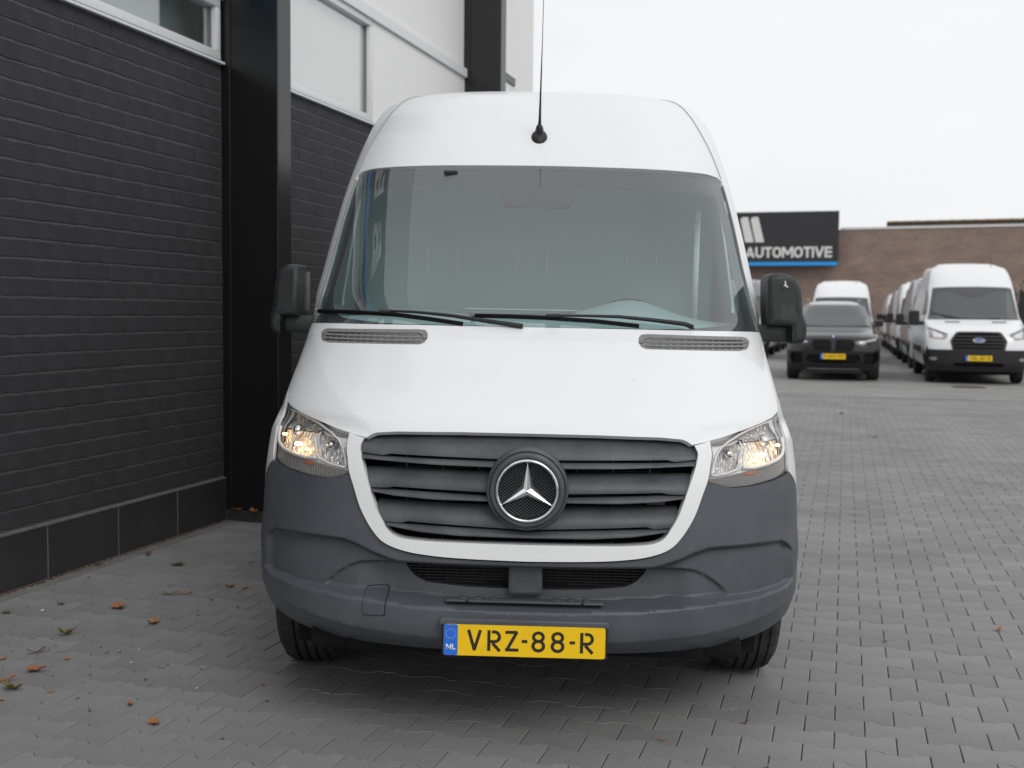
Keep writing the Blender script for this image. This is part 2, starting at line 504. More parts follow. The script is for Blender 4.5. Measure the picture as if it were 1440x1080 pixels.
def patch(name, surf, poly, mt, parent, off=0.0, step=0.03, rim=0.012, holes=(), space="x", rim_dir=None, offn=None, creases=()):
    """piece of body surface inside the outline. poly in (x,z) ['x'] or (u,z) ['u']. off: how far it sits behind (+) or proud (-)."""
    conv = (lambda p: [(surf.U(x, z), z) for x, z in p]) if space == "x" else (lambda p: list(p))
    B = resample(resample(conv(poly), 10), step)
    if space == "x": B = [(surf.U(x, z), z) for x, z in resample(poly, step)]
    H = [([(surf.U(x, z), z) for x, z in resample(h, step)] if space == "x" else resample(h, step)) for h in holes]
    A = np.array(B)
    g = step * 0.95
    xs = np.arange(A[:, 0].min() + g / 2, A[:, 0].max(), g); zs = np.arange(A[:, 1].min() + g / 2, A[:, 1].max(), g)
    X, Z = np.meshgrid(xs, zs); X = X.ravel(); Z = Z.ravel()
    ok = pip(X, Z, B)
    for h in H: ok &= ~pip(X, Z, h)
    X, Z = X[ok], Z[ok]
    creases = [resample([(surf.U(x, z), z) for x, z in c_], step, False) for c_ in creases]
    allb = np.array(B + [p for h in H for p in h] + [p for h in creases for p in h])
    if len(X):
        keep = np.ones(len(X), bool)
        for i in range(0, len(X), 500):
            d = (X[i:i + 500, None] - allb[None, :, 0]) ** 2 + (Z[i:i + 500, None] - allb[None, :, 1]) ** 2
            keep[i:i + 500] = d.min(1) > (0.45 * step) ** 2
        X, Z = X[keep], Z[keep]
    vs2 = [Vector(p) for p in B]; E = [(i, (i + 1) % len(B)) for i in range(len(B))]
    for h in H:
        k = len(vs2); vs2 += [Vector(p) for p in h]; E += [(k + i, k + (i + 1) % len(h)) for i in range(len(h))]
    for h in creases:
        k = len(vs2); vs2 += [Vector(p) for p in h]; E += [(k + i, k + i + 1) for i in range(len(h) - 1)]
    nb = len(vs2)
    vs2 += [Vector((a, b)) for a, b in zip(X, Z)]
    vo, eo, fo, _, _, _ = delaunay_2d_cdt(vs2, E, [], 0, 1e-7)
    Q = np.array([(v.x, v.y) for v in vo])
    T = np.array([f for f in fo if len(f) == 3], int)
    C = Q[T].mean(1)
    ok = pip(C[:, 0], C[:, 1], B)
    for h in H: ok &= ~pip(C[:, 0], C[:, 1], h)
    T = T[ok]
    a = Q[T]; area = (a[:, 1, 0] - a[:, 0, 0]) * (a[:, 2, 1] - a[:, 0, 1]) - (a[:, 1, 1] - a[:, 0, 1]) * (a[:, 2, 0] - a[:, 0, 0])
    T = T[np.abs(area) > 1e-9]; area = area[np.abs(area) > 1e-9]
    T[area < 0] = T[area < 0][:, ::-1]
    def pos(u, z):
        p = surf(u, z)
        if offn is not None: p[..., 1] += offn(p[..., 0], z)
        return p
    P0 = pos(Q[:, 0], Q[:, 1])
    e = 1.5e-3
    du = pos(Q[:, 0] + e, Q[:, 1]) - pos(Q[:, 0] - e, Q[:, 1])
    dz = pos(Q[:, 0], Q[:, 1] + e) - pos(Q[:, 0], Q[:, 1] - e)
    N = np.cross(du, dz); ln = np.linalg.norm(N, axis=1, keepdims=True)
    N = N / np.maximum(ln, 1e-12)
    bad = ln[:, 0] < 1e-12
    N[bad] = (0, -1, 0)
    P = P0 - N * (-off) * 1.0 if False else P0 - N * off
    # boundary loops (directed) for the rim
    cnt = {}
    for t_ in T:
        for i in range(3):
            cnt[(t_[i], t_[(i + 1) % 3])] = 1
    bedges = [(a_, b_) for (a_, b_) in cnt if (b_, a_) not in cnt]
    V = [tuple(p) for p in P]; F = [tuple(int(i) for i in t_) for t_ in T]; NN = [tuple(n_) for n_ in N]
    if rim > 0:
        idx = {}; vn = {}
        for a_, b_ in bedges:
            d = P[b_] - P[a_]; n_ = np.cross(d, (N[a_] + N[b_]) / 2); n_ /= max(np.linalg.norm(n_), 1e-12)
            for q in (a_, b_): vn[q] = vn.get(q, 0) + n_
        for q in vn:
            n_ = vn[q] / max(np.linalg.norm(vn[q]), 1e-12)
            back = -N[q] if rim_dir is None else np.array(rim_dir, float)
            k = len(V)
            V.append(tuple(P[q])); V.append(tuple(P[q] + back * rim)); NN += [tuple(n_), tuple(n_)]
            idx[q] = k
        for a_, b_ in bedges:
            F.append((idx[a_] + 1, idx[b_] + 1, idx[b_], idx[a_]))
    me = bpy.data.meshes.new(name)
    me.from_pydata(V, [], F)
    me.polygons.foreach_set("use_smooth", [True] * len(me.polygons))
    me.update()
    me.normals_split_custom_set_from_vertices(NN)
    return put(name, me, mt, parent)

def mirror(p): return [(-x, z) for x, z in p]
def sym(right):
    """closed outline from its right half, which runs from x=0 below to x=0 above"""
    return right + [(-x, z) for x, z in right[::-1] if abs(x) > 1e-6]

def text_mesh(txt, size, bold=0.0, extrude=0.0, align="LEFT", shear=0.0, space=1.0):
    c = bpy.data.curves.new("lettering", "FONT")
    c.body = txt; c.size = size; c.offset = bold; c.extrude = extrude; c.align_x = align; c.shear = shear
    c.space_character = space; c.resolution_u = 4
    o = bpy.data.objects.new("lettering", c); col.objects.link(o)
    dg = bpy.context.evaluated_depsgraph_get(); dg.update()
    me = bpy.data.meshes.new_from_object(o.evaluated_get(dg))
    bpy.data.objects.remove(o); bpy.data.curves.remove(c)
    me.materials.clear()
    return me

def fit_text(name, txt, x0, x1, z0, z1, y, mt, parent, bold=0.0, depth=0.002, axis="front"):
    me = text_mesh(txt, 1.0, bold, 0.0)
    n = len(me.vertices); a = np.zeros(n * 3); me.vertices.foreach_get("co", a); a = a.reshape(-1, 3)
    lo, hi = a.min(0), a.max(0)
    out = np.zeros_like(a)
    out[:, 0] = x0 + (a[:, 0] - lo[0]) / (hi[0] - lo[0]) * (x1 - x0)
    out[:, 2] = z0 + (a[:, 1] - lo[1]) / (hi[1] - lo[1]) * (z1 - z0)
    out[:, 1] = y
    me.vertices.foreach_set("co", out.ravel()); me.update()
    bm = bmesh.new(); bm.from_mesh(me)
    r = bmesh.ops.extrude_face_region(bm, geom=list(bm.faces))
    for e in r["geom"]:
        if isinstance(e, bmesh.types.BMVert): e.co.y = y + depth
    bmesh.ops.recalc_face_normals(bm, faces=bm.faces)
    me2 = bpy.data.meshes.new(name); bm.to_mesh(me2); bm.free()
    return put(name, me2, mt, parent)

# ------------------------------------------------------------------ ground
FARY = 21.0
def sheet(name, x0, x1, y0, y1, z, mt, kind="structure"):
    o = raw(name, [(x0, y0, z), (x1, y0, z), (x1, y1, z), (x0, y1, z)], [(0, 1, 2, 3)], mt)
    if kind: o["kind"] = kind
    return o
sheet("ground", -300, 300, -300, 500, -0.030, M["sand"])
sheet("sand_bed", -3.99, 11.2, 1.6, FARY + .01, -0.0065, M["sand"])
sheet("yard_paving", -40, 60, FARY, 140, -0.001, M["farpave"])
for nm, a in (("yard_paving", (-40, -3.995, 14.72, FARY)), ("yard_paving", (-3.9, 60, -25, 1.9)), ("yard_paving", (11.0, 60, 1.9, FARY))):
    sheet(nm, a[0], a[1], a[2], a[3], -0.001, M["farpave"])

PL, PP, AMP, GAP = 0.200, 0.1386, 0.0115, 0.0018
def paver_outline(g=GAP):
    gy = g * 0.45
    h, w_ = PP / 2 + AMP - gy, PP / 2 - AMP - gy
    a = PL / 2 - g
    return [(-a, -h), (-0.062, -h), (-0.038, -w_), (0.038, -w_), (0.062, -h), (a, -h), (a, h), (0.062, h), (0.038, w_), (-0.038, w_), (-0.062, h), (-a, h)]
o1 = paver_outline(); o2 = paver_outline(GAP + 0.0024)
PV = [(x, y, -0.0018) for x, y in o1] + [(x, y, 0.0) for x, y in o2] + [(x, y, -0.012) for x, y in o1]
PF = [tuple(range(12, 24))] + [(i, (i + 1) % 12, 12 + (i + 1) % 12, 12 + i) for i in range(12)] + [(24 + i, 24 + (i + 1) % 12, (i + 1) % 12, i) for i in range(12)]
paver_me = bpy.data.meshes.new("paver"); paver_me.from_pydata(PV, [], PF); paver_me.update()
paver_me.materials.append(M["paver"])
PVn = np.array(PV)
VO = np.array([-0.96595, 3.49924]); VYW = 0.25133
cells = []
ky0, ky1 = int((1.9 - 4.350) / PP), int((FARY - 4.350) / PP)
for k in range(ky0, ky1 + 1):
    Y = 4.350 + k * PP
    for j in range(-21, 58):
        X = 0.1 + j * PL + (0.1 if k % 2 == 0 else 0.0)
        if X < -3.95 or X > 11.0 or Y > FARY - 0.05: continue
        lim = 0.62 * Y + 2.2
        if X > -1 and X > lim * 0.62 + 2.0 + Y * 0.12: continue
        cells.append((X, Y))
def van_local(x, y):
    dx, dy = x - VO[0], y - VO[1]
    return dx * cos(VYW) + dy * sin(VYW), -dx * sin(VYW) + dy * cos(VYW)
def undervan(x, y):
    a, b = van_local(x, y); return abs(a) < 0.95 and b > 0.3
def visible_low(x, y):
    v = Vector((x, y, 0)) - Vector((0, 0, 1.42)); d = v.dot(fw)
    if d < 0.3: return False
    px = 720 + 1620 * v.dot(R_) / d; py = 540 - 1620 * v.dot(U_) / d
    return -40 < px < 1480 and py < 1090
order = sorted(cells, key=lambda c: (undervan(*c) or not visible_low(*c), math.hypot(*c)))
singles, mass = order[:300], order[300:]
pave = empty("pavement", (0, 0, 0)); tag(pave, kind="structure")
for X, Y in singles:
    o = bpy.data.objects.new("paver", paver_me); col.objects.link(o); o.parent = pave
    o.location = (X, Y, random.uniform(-0.0008, 0.0006))
    o.rotation_euler = (random.gauss(0, 0.003), random.gauss(0, 0.003), random.gauss(0, 0.004))
n = len(mass)
Cc = np.array(mass)
base = PVn[None].repeat(n, 0).copy()
ang = rng.normal(0, 0.004, n); tx = rng.normal(0, 0.003, n); ty = rng.normal(0, 0.003, n)
zz = base[:, :, 0] * ty[:, None] + base[:, :, 1] * tx[:, None] + rng.uniform(-0.0008, 0.0006, n)[:, None]
bx_ = base[:, :, 0] - base[:, :, 1] * ang[:, None]; by_ = base[:, :, 1] + base[:, :, 0] * ang[:, None]
VV = np.stack([bx_ + Cc[:, None, 0], by_ + Cc[:, None, 1], base[:, :, 2] + zz], -1).reshape(-1, 3)
lens_ = np.array([len(f) for f in PF]); flat = np.array([i for f in PF for i in f])
loops = (flat[None] + (np.arange(n) * 36)[:, None]).ravel()
tot = np.tile(lens_, n); starts = np.concatenate([[0], np.cumsum(tot)[:-1]])
me = bpy.data.meshes.new("pavers_beyond")
me.vertices.add(len(VV)); me.vertices.foreach_set("co", VV.ravel())
me.loops.add(len(loops)); me.loops.foreach_set("vertex_index", loops.astype(np.int32))
me.polygons.add(len(tot)); me.polygons.foreach_set("loop_start", starts.astype(np.int32)); me.polygons.foreach_set("loop_total", tot.astype(np.int32))
me.update(calc_edges=True)
me.polygons.foreach_set("use_smooth", [False] * len(me.polygons))
at = me.attributes.new("tone", "FLOAT", "POINT"); at.data.foreach_set("value", np.repeat(rng.random(n), 36).astype(np.float32))
o = put("pavers", me, M["paver"], pave); o["kind"] = "stuff"
# concrete edge strip along the wall
box("edge_strip", (-3.992, 1.2, -0.012), (-3.885, 15.5, 0.004), M["strip"])["kind"] = "structure"

# ------------------------------------------------------------------ dealership building on the left
WX = -4.0
bld = empty("commercial_building", (WX, 8, 0))
tag(bld, "dark painted brick building with black steel columns and white window band beside the van", "building")
bld.location = (0, 0, 0)
box("building_core", (-12, -2.0, 0.0), (WX - 0.30, 14.70, 6.4), M["panel"], bld)
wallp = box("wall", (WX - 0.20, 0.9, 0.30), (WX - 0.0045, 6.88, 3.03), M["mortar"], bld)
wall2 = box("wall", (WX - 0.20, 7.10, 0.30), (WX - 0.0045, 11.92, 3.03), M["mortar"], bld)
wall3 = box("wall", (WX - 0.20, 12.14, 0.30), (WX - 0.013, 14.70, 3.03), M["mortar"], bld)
CH, BL = 0.0975, 0.213
def brick_mesh(seed):
    r = random.Random(seed)
    bm = bmesh.new()
    L_, H_ = BL - 0.0010, CH - 0.0075
    nx = 5
    T_ = 0.020
    top = []
    prof = [(-H_ / 2 + .001, 0.0075), (-H_ / 2 + 0.0065, 0.0002), (H_ / 2 - 0.003, 0.0), (H_ / 2, 0.0045)]
    V, F = [], []
    for i in range(nx + 1):
        y = -L_ / 2 + L_ * i / nx
        jb, jt = r.gauss(0, 0.0018), r.gauss(0, 0.0018)
        ed = 0.0007 if i in (0, nx) else 0
        V += [(-T_, y, -H_ / 2 + jb)]
        for q, (z_, d_) in enumerate(prof):
            V.append((-(d_ + ed) + r.gauss(0, 0.0002), y, z_ + (jb if q < 2 else jt)))
        V += [(-T_, y, H_ / 2 + jt)]
    for i in range(nx):
        for q in range(5):
            a = i * 6 + q; F.append((a, a + 6, a + 7, a + 1))
    F.append((0, 1, 2, 3, 4, 5)); F.append(tuple((nx * 6 + k) for k in (5, 4, 3, 2, 1, 0)))
    return V, F
def brick_me(V, F, nm="brick"):
    me = bpy.data.meshes.new(nm); me.from_pydata(V, [], F); me.update()
    me.materials.append(M["brick"]); return me
bvars = [brick_mesh(s) for s in range(8)]
bmes = [brick_me(*b) for b in bvars]
def fills(y0, y1, c):
    """bricks of one course: (centre y, scale)"""
    out = []
    y = y0 - (BL / 2 if c % 2 else 0) - (BL / 4 if c % 5 == 3 else 0)
    while y < y1:
        a, b = max(y, y0), min(y + BL, y1)
        if b - a > 0.03: out.append(((a + b) / 2, (b - a) / BL))
        y += BL
    return out
near = []; rest = []
for c in range(28):
    z = 0.305 + CH * (c + 0.5)
    for (w_, y0, y1) in ((wallp, 0.9, 6.88), (wall2, 7.10, 11.92)):
        for (yc, s) in fills(y0, y1, c):
            (near if (w_ is wallp and yc > 4.55) else rest).append((w_, yc, z, s))
near.sort(key=lambda b: b[1])
while len(near) > 300: rest.append(near.pop())
for (w_, yc, z, s) in near:
    o = bpy.data.objects.new("brick", random.choice(bmes)); col.objects.link(o); o.parent = w_
    o.location = (WX + random.gauss(0, 0.0007), yc, z + random.gauss(0, 0.0008)); o.scale = (1, s, 1)
    o.rotation_euler = (random.gauss(0, 0.002), 0, random.gauss(0, 0.0015))
for w_ in (wallp, wall2):
    V, F, T_ = [], [], []
    for (ww, yc, z, s) in rest:
        if ww is not w_: continue
        bv, bf = random.choice(bvars); k = len(V); dx = random.gauss(0, 0.0011); dz = random.gauss(0, 0.0008)
        V += [(x + WX + dx, y * s + yc, zz_ + z + dz) for x, y, zz_ in bv]; F += [tuple(i + k for i in f) for f in bf]
        T_ += [random.random()] * len(bv)
    me = brick_me(V, F, "bricks"); a_ = me.attributes.new("tone", "FLOAT", "POINT"); a_.data.foreach_set("value", T_)
    o = put("bricks", me, None, w_); o["kind"] = "stuff"
# plinth: tiles with pale joints and a sloping cap
pl = box("plinth", (WX - 0.2, 0.9, 0.0), (WX + 0.0105, 6.88, 0.283), M["grout"], bld)
y = 5.072 - 0.6125 * 7
while y < 6.88:
    a, b = max(y + 0.003, 0.9), min(y + 0.6095, 6.876)
    if b > a: box("plinth_tile", (WX - 0.02, a, 0.001), (WX + 0.012 + random.uniform(-.0008, .0008), b, 0.284), M["plinth"], pl, bevel=0.002)
    y += 0.6125
y = 7.1
pl2 = box("plinth", (WX - 0.2, 7.1, 0.0), (WX + 0.002, 14.70, 0.283), M["grout"], bld)
while y < 14.6:
    box("plinth_tile", (WX - 0.02, y + 0.003, 0.001), (WX + 0.012, min(y + 0.6095, 14.69), 0.284), M["plinth"], pl2); y += 0.6125
for (a, b) in ((0.9, 6.88), (7.1, 14.70)):
    raw("plinth_cap", [(WX - 0.02, a, 0.305), (WX + 0.016, a, 0.292), (WX + 0.016, a, 0.2845), (WX - 0.02, a, 0.2845),
                       (WX - 0.02, b, 0.305), (WX + 0.016, b, 0.292), (WX + 0.016, b, 0.2845), (WX - 0.02, b, 0.2845)],
        [(0, 1, 5, 4), (1, 2, 6, 5), (2, 3, 7, 6), (0, 3, 2, 1), (4, 5, 6, 7)], M["plinthcap"], bld)
# steel columns
for yc in (6.90, 11.95):
    bm = bmesh.new()
    bm_box(bm, (WX - 0.05, yc, 0.075), (-3.60, yc + 0.19, 6.40), 0.006)
    bm_box(bm, (WX - 0.05, yc - 0.012, 0.075), (WX + 0.055, yc + 0.002, 6.40), 0.003)
    bmobj("steel_column", bm, M["steel"], bld)
    box("column_base", (WX - 0.02, yc - 0.03, 0.0), (-3.585, yc + 0.2, 0.072), M["plinth"], bld, bevel=0.006)
# window band: bay 1 and bay 2
def window(ya, yb, z0, z1, blind):
    fr = empty("window"); fr.parent = bld
    bm = bmesh.new(); x = WX + 0.008
    t_ = 0.055
    bm_box(bm, (x - 0.09, ya, z0), (x, yb, z0 + t_), 0.004); bm_box(bm, (x - 0.09, ya, z1 - t_), (x, yb, z1), 0.004)
    bm_box(bm, (x - 0.09, ya, z0 + t_ + .001), (x, ya + t_, z1 - t_ - .001), 0.004); bm_box(bm, (x - 0.09, yb - t_, z0 + t_ + .001), (x, yb, z1 - t_ - .001), 0.004)
    bmobj("window_frame", bm, M["frame"], fr, True, 40)
    bm = bmesh.new()
    bm_box(bm, (x - 0.06, ya + t_ + .001, z0 + t_ + .001), (x - 0.035, yb - t_ - .001, z0 + t_ + 0.012)); bm_box(bm, (x - 0.06, yb - t_ - 0.012, z0 + t_ + .013), (x - 0.035, yb - t_ - .001, z1 - t_ - .001))
    bmobj("gasket", bm, M["gasket"], fr)
    box("pane", (x - 0.052, ya + t_ + .002, z0 + t_ + .013), (x - 0.046, yb - t_ - .013, z1 - t_ - .002), M["winglass"], fr)
    box("blind", (x - 0.085, ya + 0.058, z0 + 0.058), (x - 0.075, yb - 0.06 if blind else ya + 0.02 + (yb - ya) * 0.12, z1 - 0.06), M["blind"], fr)
    return fr
box("window_sill", (WX - 0.10, 1.0, 3.031), (WX + 0.030, 6.88, 3.048), M["frame"], bld, bevel=0.003)
box("window_sill", (WX - 0.10, 7.1, 3.031), (WX + 0.030, 11.93, 3.048), M["frame"], bld, bevel=0.003)
box("sill_gap", (WX - 0.08, 1.0, 3.0485), (WX + 0.006, 6.879, 3.0605), M["gasket"], bld)
box("sill_gap", (WX - 0.08, 7.1, 3.0485), (WX + 0.006, 11.925, 3.0605), M["gasket"], bld)
box("room_wall", (WX - 0.29, 0.9, 3.06), (WX - 0.28, 6.88, 4.4), M["bulkhead"], bld)
for (a, b, bl) in ((1.05, 4.1, False), (4.12, 6.86, False), (7.12, 9.40, True)):
    window(a, b, 3.061, 3.93 if bl else 3.45, bl)
def panel(name, a, b, z0, z1, xo=0.0):
    box(name, (WX - 0.12, a, z0), (WX + xo, b, z1), M["panel"], bld, bevel=0.004)
panel("cladding_panel", 9.42, 11.93, 3.061, 3.93)
panel("cladding_panel", 0.95, 6.88, 4.03, 5.0, -0.01); panel("cladding_panel", 7.1, 11.93, 4.03, 5.0, -0.01)
panel("cladding_panel", 0.95, 6.88, 5.003, 6.395, -0.01); panel("cladding_panel", 7.1, 11.93, 5.003, 6.395, -0.01)
panel("cladding_panel", 12.16, 13.84, 3.05, 4.20); panel("cladding_panel", 13.86, 14.74, 3.05, 6.395); panel("cladding_panel", 12.16, 13.84, 4.28, 6.395, 0.03)
box("head_trim", (WX - 0.1, 0.95, 3.452), (WX + 0.02, 6.88, 4.028), M["frame"], bld, bevel=0.004)
box("head_trim", (WX - 0.1, 7.1, 3.932), (WX + 0.03, 11.93, 4.028), M["frame"], bld, bevel=0.004)
box("head_trim", (WX - 0.1, 12.16, 4.202), (WX + 0.02, 13.84, 4.278), M["gasket"], bld, bevel=0.004)
box("roof_edge", (-12.1, -2.1, 6.396), (WX - 0.008, 14.8, 6.55), M["panel"], bld)
# fascia sign high on this wall (seen mirrored in the windscreen)
sg = empty("fascia_sign", (WX + 0.02, 0, 0))
tag(sg, "black fascia sign with pale letters, mirrored in the windscreen of the large van", "sign")
sg.location = (0, 0, 0)
box("sign_board", (WX + 0.035, 1.5, 3.57), (WX + 0.12, 6.6, 4.52), M["sign"], sg)
box("blue_line", (WX + 0.035, 1.5, 3.49), (WX + 0.125, 6.6, 3.568), M["signblue"], sg)
tm = fit_text("letters", "B Ea", 0, 1.35, 0, 0.46, 0, M["signwhite"], sg, bold=0.03, depth=0.02)
tm.location = (WX + 0.145, 4.58, 3.78); tm.rotation_euler = (0, 0, radians(90))

def pen(name, segs, w_, y, mt, parent, depth=.02):
    """raised characters from pen strokes (x,z), each a polyline"""
    bm_ = bmesh.new(); k = 0
    for pl_ in segs:
        for i in range(len(pl_) - 1):
            a_, b_ = Vector(pl_[i]), Vector(pl_[i + 1]); d = (b_ - a_).normalized(); n_ = Vector((-d.y, d.x)) * w_ / 2
            e0 = d * (w_ * .14 if i > 0 else 0); e1 = d * (w_ * .14 if i < len(pl_) - 2 else 0)
            q = [a_ + n_ - e0, a_ - n_ - e0, b_ - n_ + e1, b_ + n_ + e1]
            yy = y - (k % 7) * .0011; k += 1
            f = bm_.faces.new([bm_.verts.new((p.x, yy, p.y)) for p in q])
            ex = bmesh.ops.extrude_face_region(bm_, geom=[f])
            for e in ex["geom"]:
                if isinstance(e, bmesh.types.BMVert): e.co.y = y + depth
    bmesh.ops.recalc_face_normals(bm_, faces=bm_.faces)
    return bmobj(name, bm_, mt, parent)
def sign_lettering(parent):
    z0, h, sw = 4.29, .54, .108; hs = sw / 2
    def O_(x, w):
        r_ = w / 2 - hs; P = []
        for (cz_, a0) in ((z0 + h - hs - r_, 0), (z0 + hs + r_, 180)):
            P += [(x + w / 2 + r_ * cos(radians(a0 + t_)), cz_ + r_ * sin(radians(a0 + t_))) for t_ in range(0, 181, 20)]
        return [P + [P[0], P[1]]]
    def U_(x, w):
        r_ = w / 2 - hs
        return [[(x + hs, z0 + h), (x + hs, z0 + hs + r_)] + [(x + w / 2 + r_ * cos(radians(180 + t_)), z0 + hs + r_ + r_ * sin(radians(180 + t_))) for t_ in range(20, 180, 20)] + [(x + w - hs, z0 + hs + r_), (x + w - hs, z0 + h)]]
    G = {"A": (.46, lambda x, w: [[(x + hs * .9, z0), (x + w / 2, z0 + h - .03), (x + w - hs * .9, z0)], [(x + .10, z0 + .15), (x + w - .10, z0 + .15)]]),
         "U": (.42, U_), "O": (.43, O_), "I": (.108, lambda x, w: [[(x + hs, z0), (x + hs, z0 + h)]]),
         "T": (.38, lambda x, w: [[(x, z0 + h - hs), (x + w, z0 + h - hs)], [(x + w / 2, z0), (x + w / 2, z0 + h - .02)]]),
         "M": (.56, lambda x, w: [[(x + hs, z0), (x + hs, z0 + h)], [(x + w - hs, z0), (x + w - hs, z0 + h)], [(x + hs * 1.5, z0 + h - .03), (x + w / 2, z0 + .16), (x + w - hs * 1.5, z0 + h - .03)]]),
         "V": (.45, lambda x, w: [[(x + hs * .9, z0 + h), (x + w / 2, z0 + .03), (x + w - hs * .9, z0 + h)]]),
         "E": (.35, lambda x, w: [[(x + hs, z0), (x + hs, z0 + h)]] + [[(x + hs, zz_), (x + w, zz_)] for zz_ in (z0 + hs, z0 + h / 2, z0 + h - hs)])}
    tot = sum(G[c][0] for c in "AUTOMOTIVE"); gap_ = (4.23 - tot) / 9; x = -4.95
    for c in "AUTOMOTIVE":
        w, f_ = G[c]; pen("letter", f_(x, w), sw, -.14, M["signwhite"], parent); x += w + gap_

# ------------------------------------------------------------------ far wall, roof, sign
FA = radians(-8.0)
far = empty("brick_warehouse", (0, 60, 0), (0, 0, FA))
tag(far, "long red brown brick wall of a warehouse closing the yard behind the parked vans", "building")
box("wall", (-30, 0, 0), (34, 0.4, 5.68), M["farbrick"], far)
box("coping", (-0.35, -0.05, 5.682), (34, 0.45, 5.79), M["coping"], far)
box("roof_strip", (1.62, 2.0, 5.70), (34, 9, 6.13), M["roofedge"], far)
bm = bmesh.new()
for i in range(120):
    x = 1.65 + i * 0.27
    bm_box(bm, (x, 1.9, 6.131), (x + 0.25, 9, 6.20 + 0.01 * (i % 2)))
o = bmobj("roof_tile", bm, mat("roof_tile", (0.30, 0.20, 0.11), 0.8), far); o["kind"] = "stuff"
sign = empty("wall_sign", (0, 59.6, 0), (0, 0, radians(-2)))
tag(sign, "black sign board with slanted white bars and AUTOMOTIVE lettering on the brick wall", "sign")
box("sign_board", (-8.4, -0.12, 3.86), (-0.42, 0.10, 6.55), M["sign"], sign)
box("blue_line", (-8.4, -0.128, 3.90), (-0.43, -0.122, 4.07), M["signblue"], sign)
box("top_edge", (-8.4, -0.14, 6.551), (-0.42, 0.10, 6.585), M["plinthcap"], sign)
sign_lettering(sign)
for dx in (0.0, 0.51, -0.51, -1.02):
    if dx < 0: continue
    prism("logo_bar", [(-5.23 + dx, 6.22), (-5.13 + dx, 6.34), (-4.86 + dx, 6.34), (-4.54 + dx, 5.07), (-4.97 + dx, 5.07)], -0.14, -0.122, M["signwhite"], sign)

# fence and bush beyond the right-hand van
fn = empty("yard_fence", (4.40, 33, 0)); tag(fn, "dark slatted yard fence at the edge of the yard beyond the white van", "fence")
for i in range(14):
    box("slat", (0.0, -0.02, 0.08 + i * 0.143), (5.5, 0.02, 0.08 + i * 0.143 + 0.138), M["black"], fn)
for i in range(4): box("post", (i * 1.8, 0.025, 0), (i * 1.8 + 0.08, 0.10, 2.12), M["black"], fn)
bush = empty("leafy_bush", (6.4, 36.5, 0)); tag(bush, "olive green leafy bush showing above the dark yard fence", "bush")
V, F = [], []
for i in range(5200):
    th, ph, r = random.uniform(0, 2 * pi), math.acos(random.uniform(-1, 1)), random.random() ** 0.35
    lump = 1 + 0.25 * sin(3 * th + 2 * ph)
    c = Vector((1.9 * r * lump * sin(ph) * cos(th), 1.3 * r * sin(ph) * sin(th), 1.65 + 1.35 * r * lump * cos(ph)))
    a = Vector((random.gauss(0, 1), random.gauss(0, 1), random.gauss(0, 1))).normalized() * 0.07; b = a.cross(Vector((random.random(), random.random(), 1))).normalized() * 0.035
    k = len(V); V += [c - a, c + b, c + a, c - b]; F.append((k, k + 1, k + 2, k + 3))
raw("foliage", V, F, M["hedge"], bush)
tube("stem", [(0, 0, 0), (0.05, 0, 0.8), (-0.1, 0, 1.7)], [0.07, 0.05, 0.02], M["outer_trunk"], bush)
def rebase(e, loc):
    """move an Empty to its thing's base without moving the parts"""
    e.location = loc
    for ch in e.children: ch.matrix_parent_inverse = Matrix.Translation(-Vector(loc))
rebase(bld, (WX, 8, 0)); rebase(sg, (WX, 4, 4.0))

def tyre(name, loc, r, w_, parent, side=1, hub=M["rim"]):
    """wheel (> tyre, hub) standing at loc; side +1: outer face towards +x"""
    t_ = []
    hw = w_ / 2
    prof = [(-hw + .01, r * .62), (-hw, r * .72), (-hw + .002, r * .88), (-hw + .022, r * .965), (-hw + .04, r * .985)]
    g = 4; xs = np.linspace(-hw + .045, hw - .045, g * 2 + 1)
    for i in range(g):
        a, b = xs[2 * i], xs[2 * i + 2]
        prof += [(a + .003, r), (b - .009, r), (b - .008, r - .011), (b - .001, r - .011)]
    prof += [(hw - .04, r * .985), (hw - .022, r * .965), (hw - .002, r * .88), (hw, r * .72), (hw - .01, r * .62)]
    seg = 72; V, F = [], []
    for i in range(seg):
        a = 2 * pi * i / seg
        for j, (x, q) in enumerate(prof):
            shoulder = 1.0
            if (j < 6 or j > len(prof) - 7) and q > r * .95: q -= 0.006 * (i % 2)
            V.append((x, q * cos(a), q * sin(a)))
    n_ = len(prof)
    for i in range(seg):
        for j in range(n_ - 1):
            F.append((i * n_ + j, i * n_ + j + 1, ((i + 1) % seg) * n_ + j + 1, ((i + 1) % seg) * n_ + j))
    wheel = bpy.data.objects.new("wheel", None); col.objects.link(wheel); wheel.parent = parent; wheel.location = loc
    raw("tyre", V, F, M["rubber"], wheel, smooth=False)
    bm = bmesh.new()
    rr = bmesh.ops.create_cone(bm, cap_ends=True, segments=32, radius1=r * .63, radius2=r * .60, depth=w_ * .8, matrix=Matrix.Rotation(pi / 2 * side, 4, "Y"))
    bmobj("rim", bm, hub, wheel)
    bm = bmesh.new()
    bmesh.ops.create_cone(bm, cap_ends=True, segments=20, radius1=r * .22, radius2=r * .16, depth=w_ * .95, matrix=Matrix.Rotation(pi / 2 * side, 4, "Y"))
    for k in range(6):
        a = 2 * pi * k / 6
        bmesh.ops.create_cone(bm, cap_ends=True, segments=8, radius1=r * .05, radius2=r * .05, depth=w_ * .86, matrix=Matrix.Translation((0, cos(a) * r * .4, sin(a) * r * .4)) @ Matrix.Rotation(pi / 2, 4, "Y"))
    bmobj("hub", bm, M["black"], wheel)
    return wheel

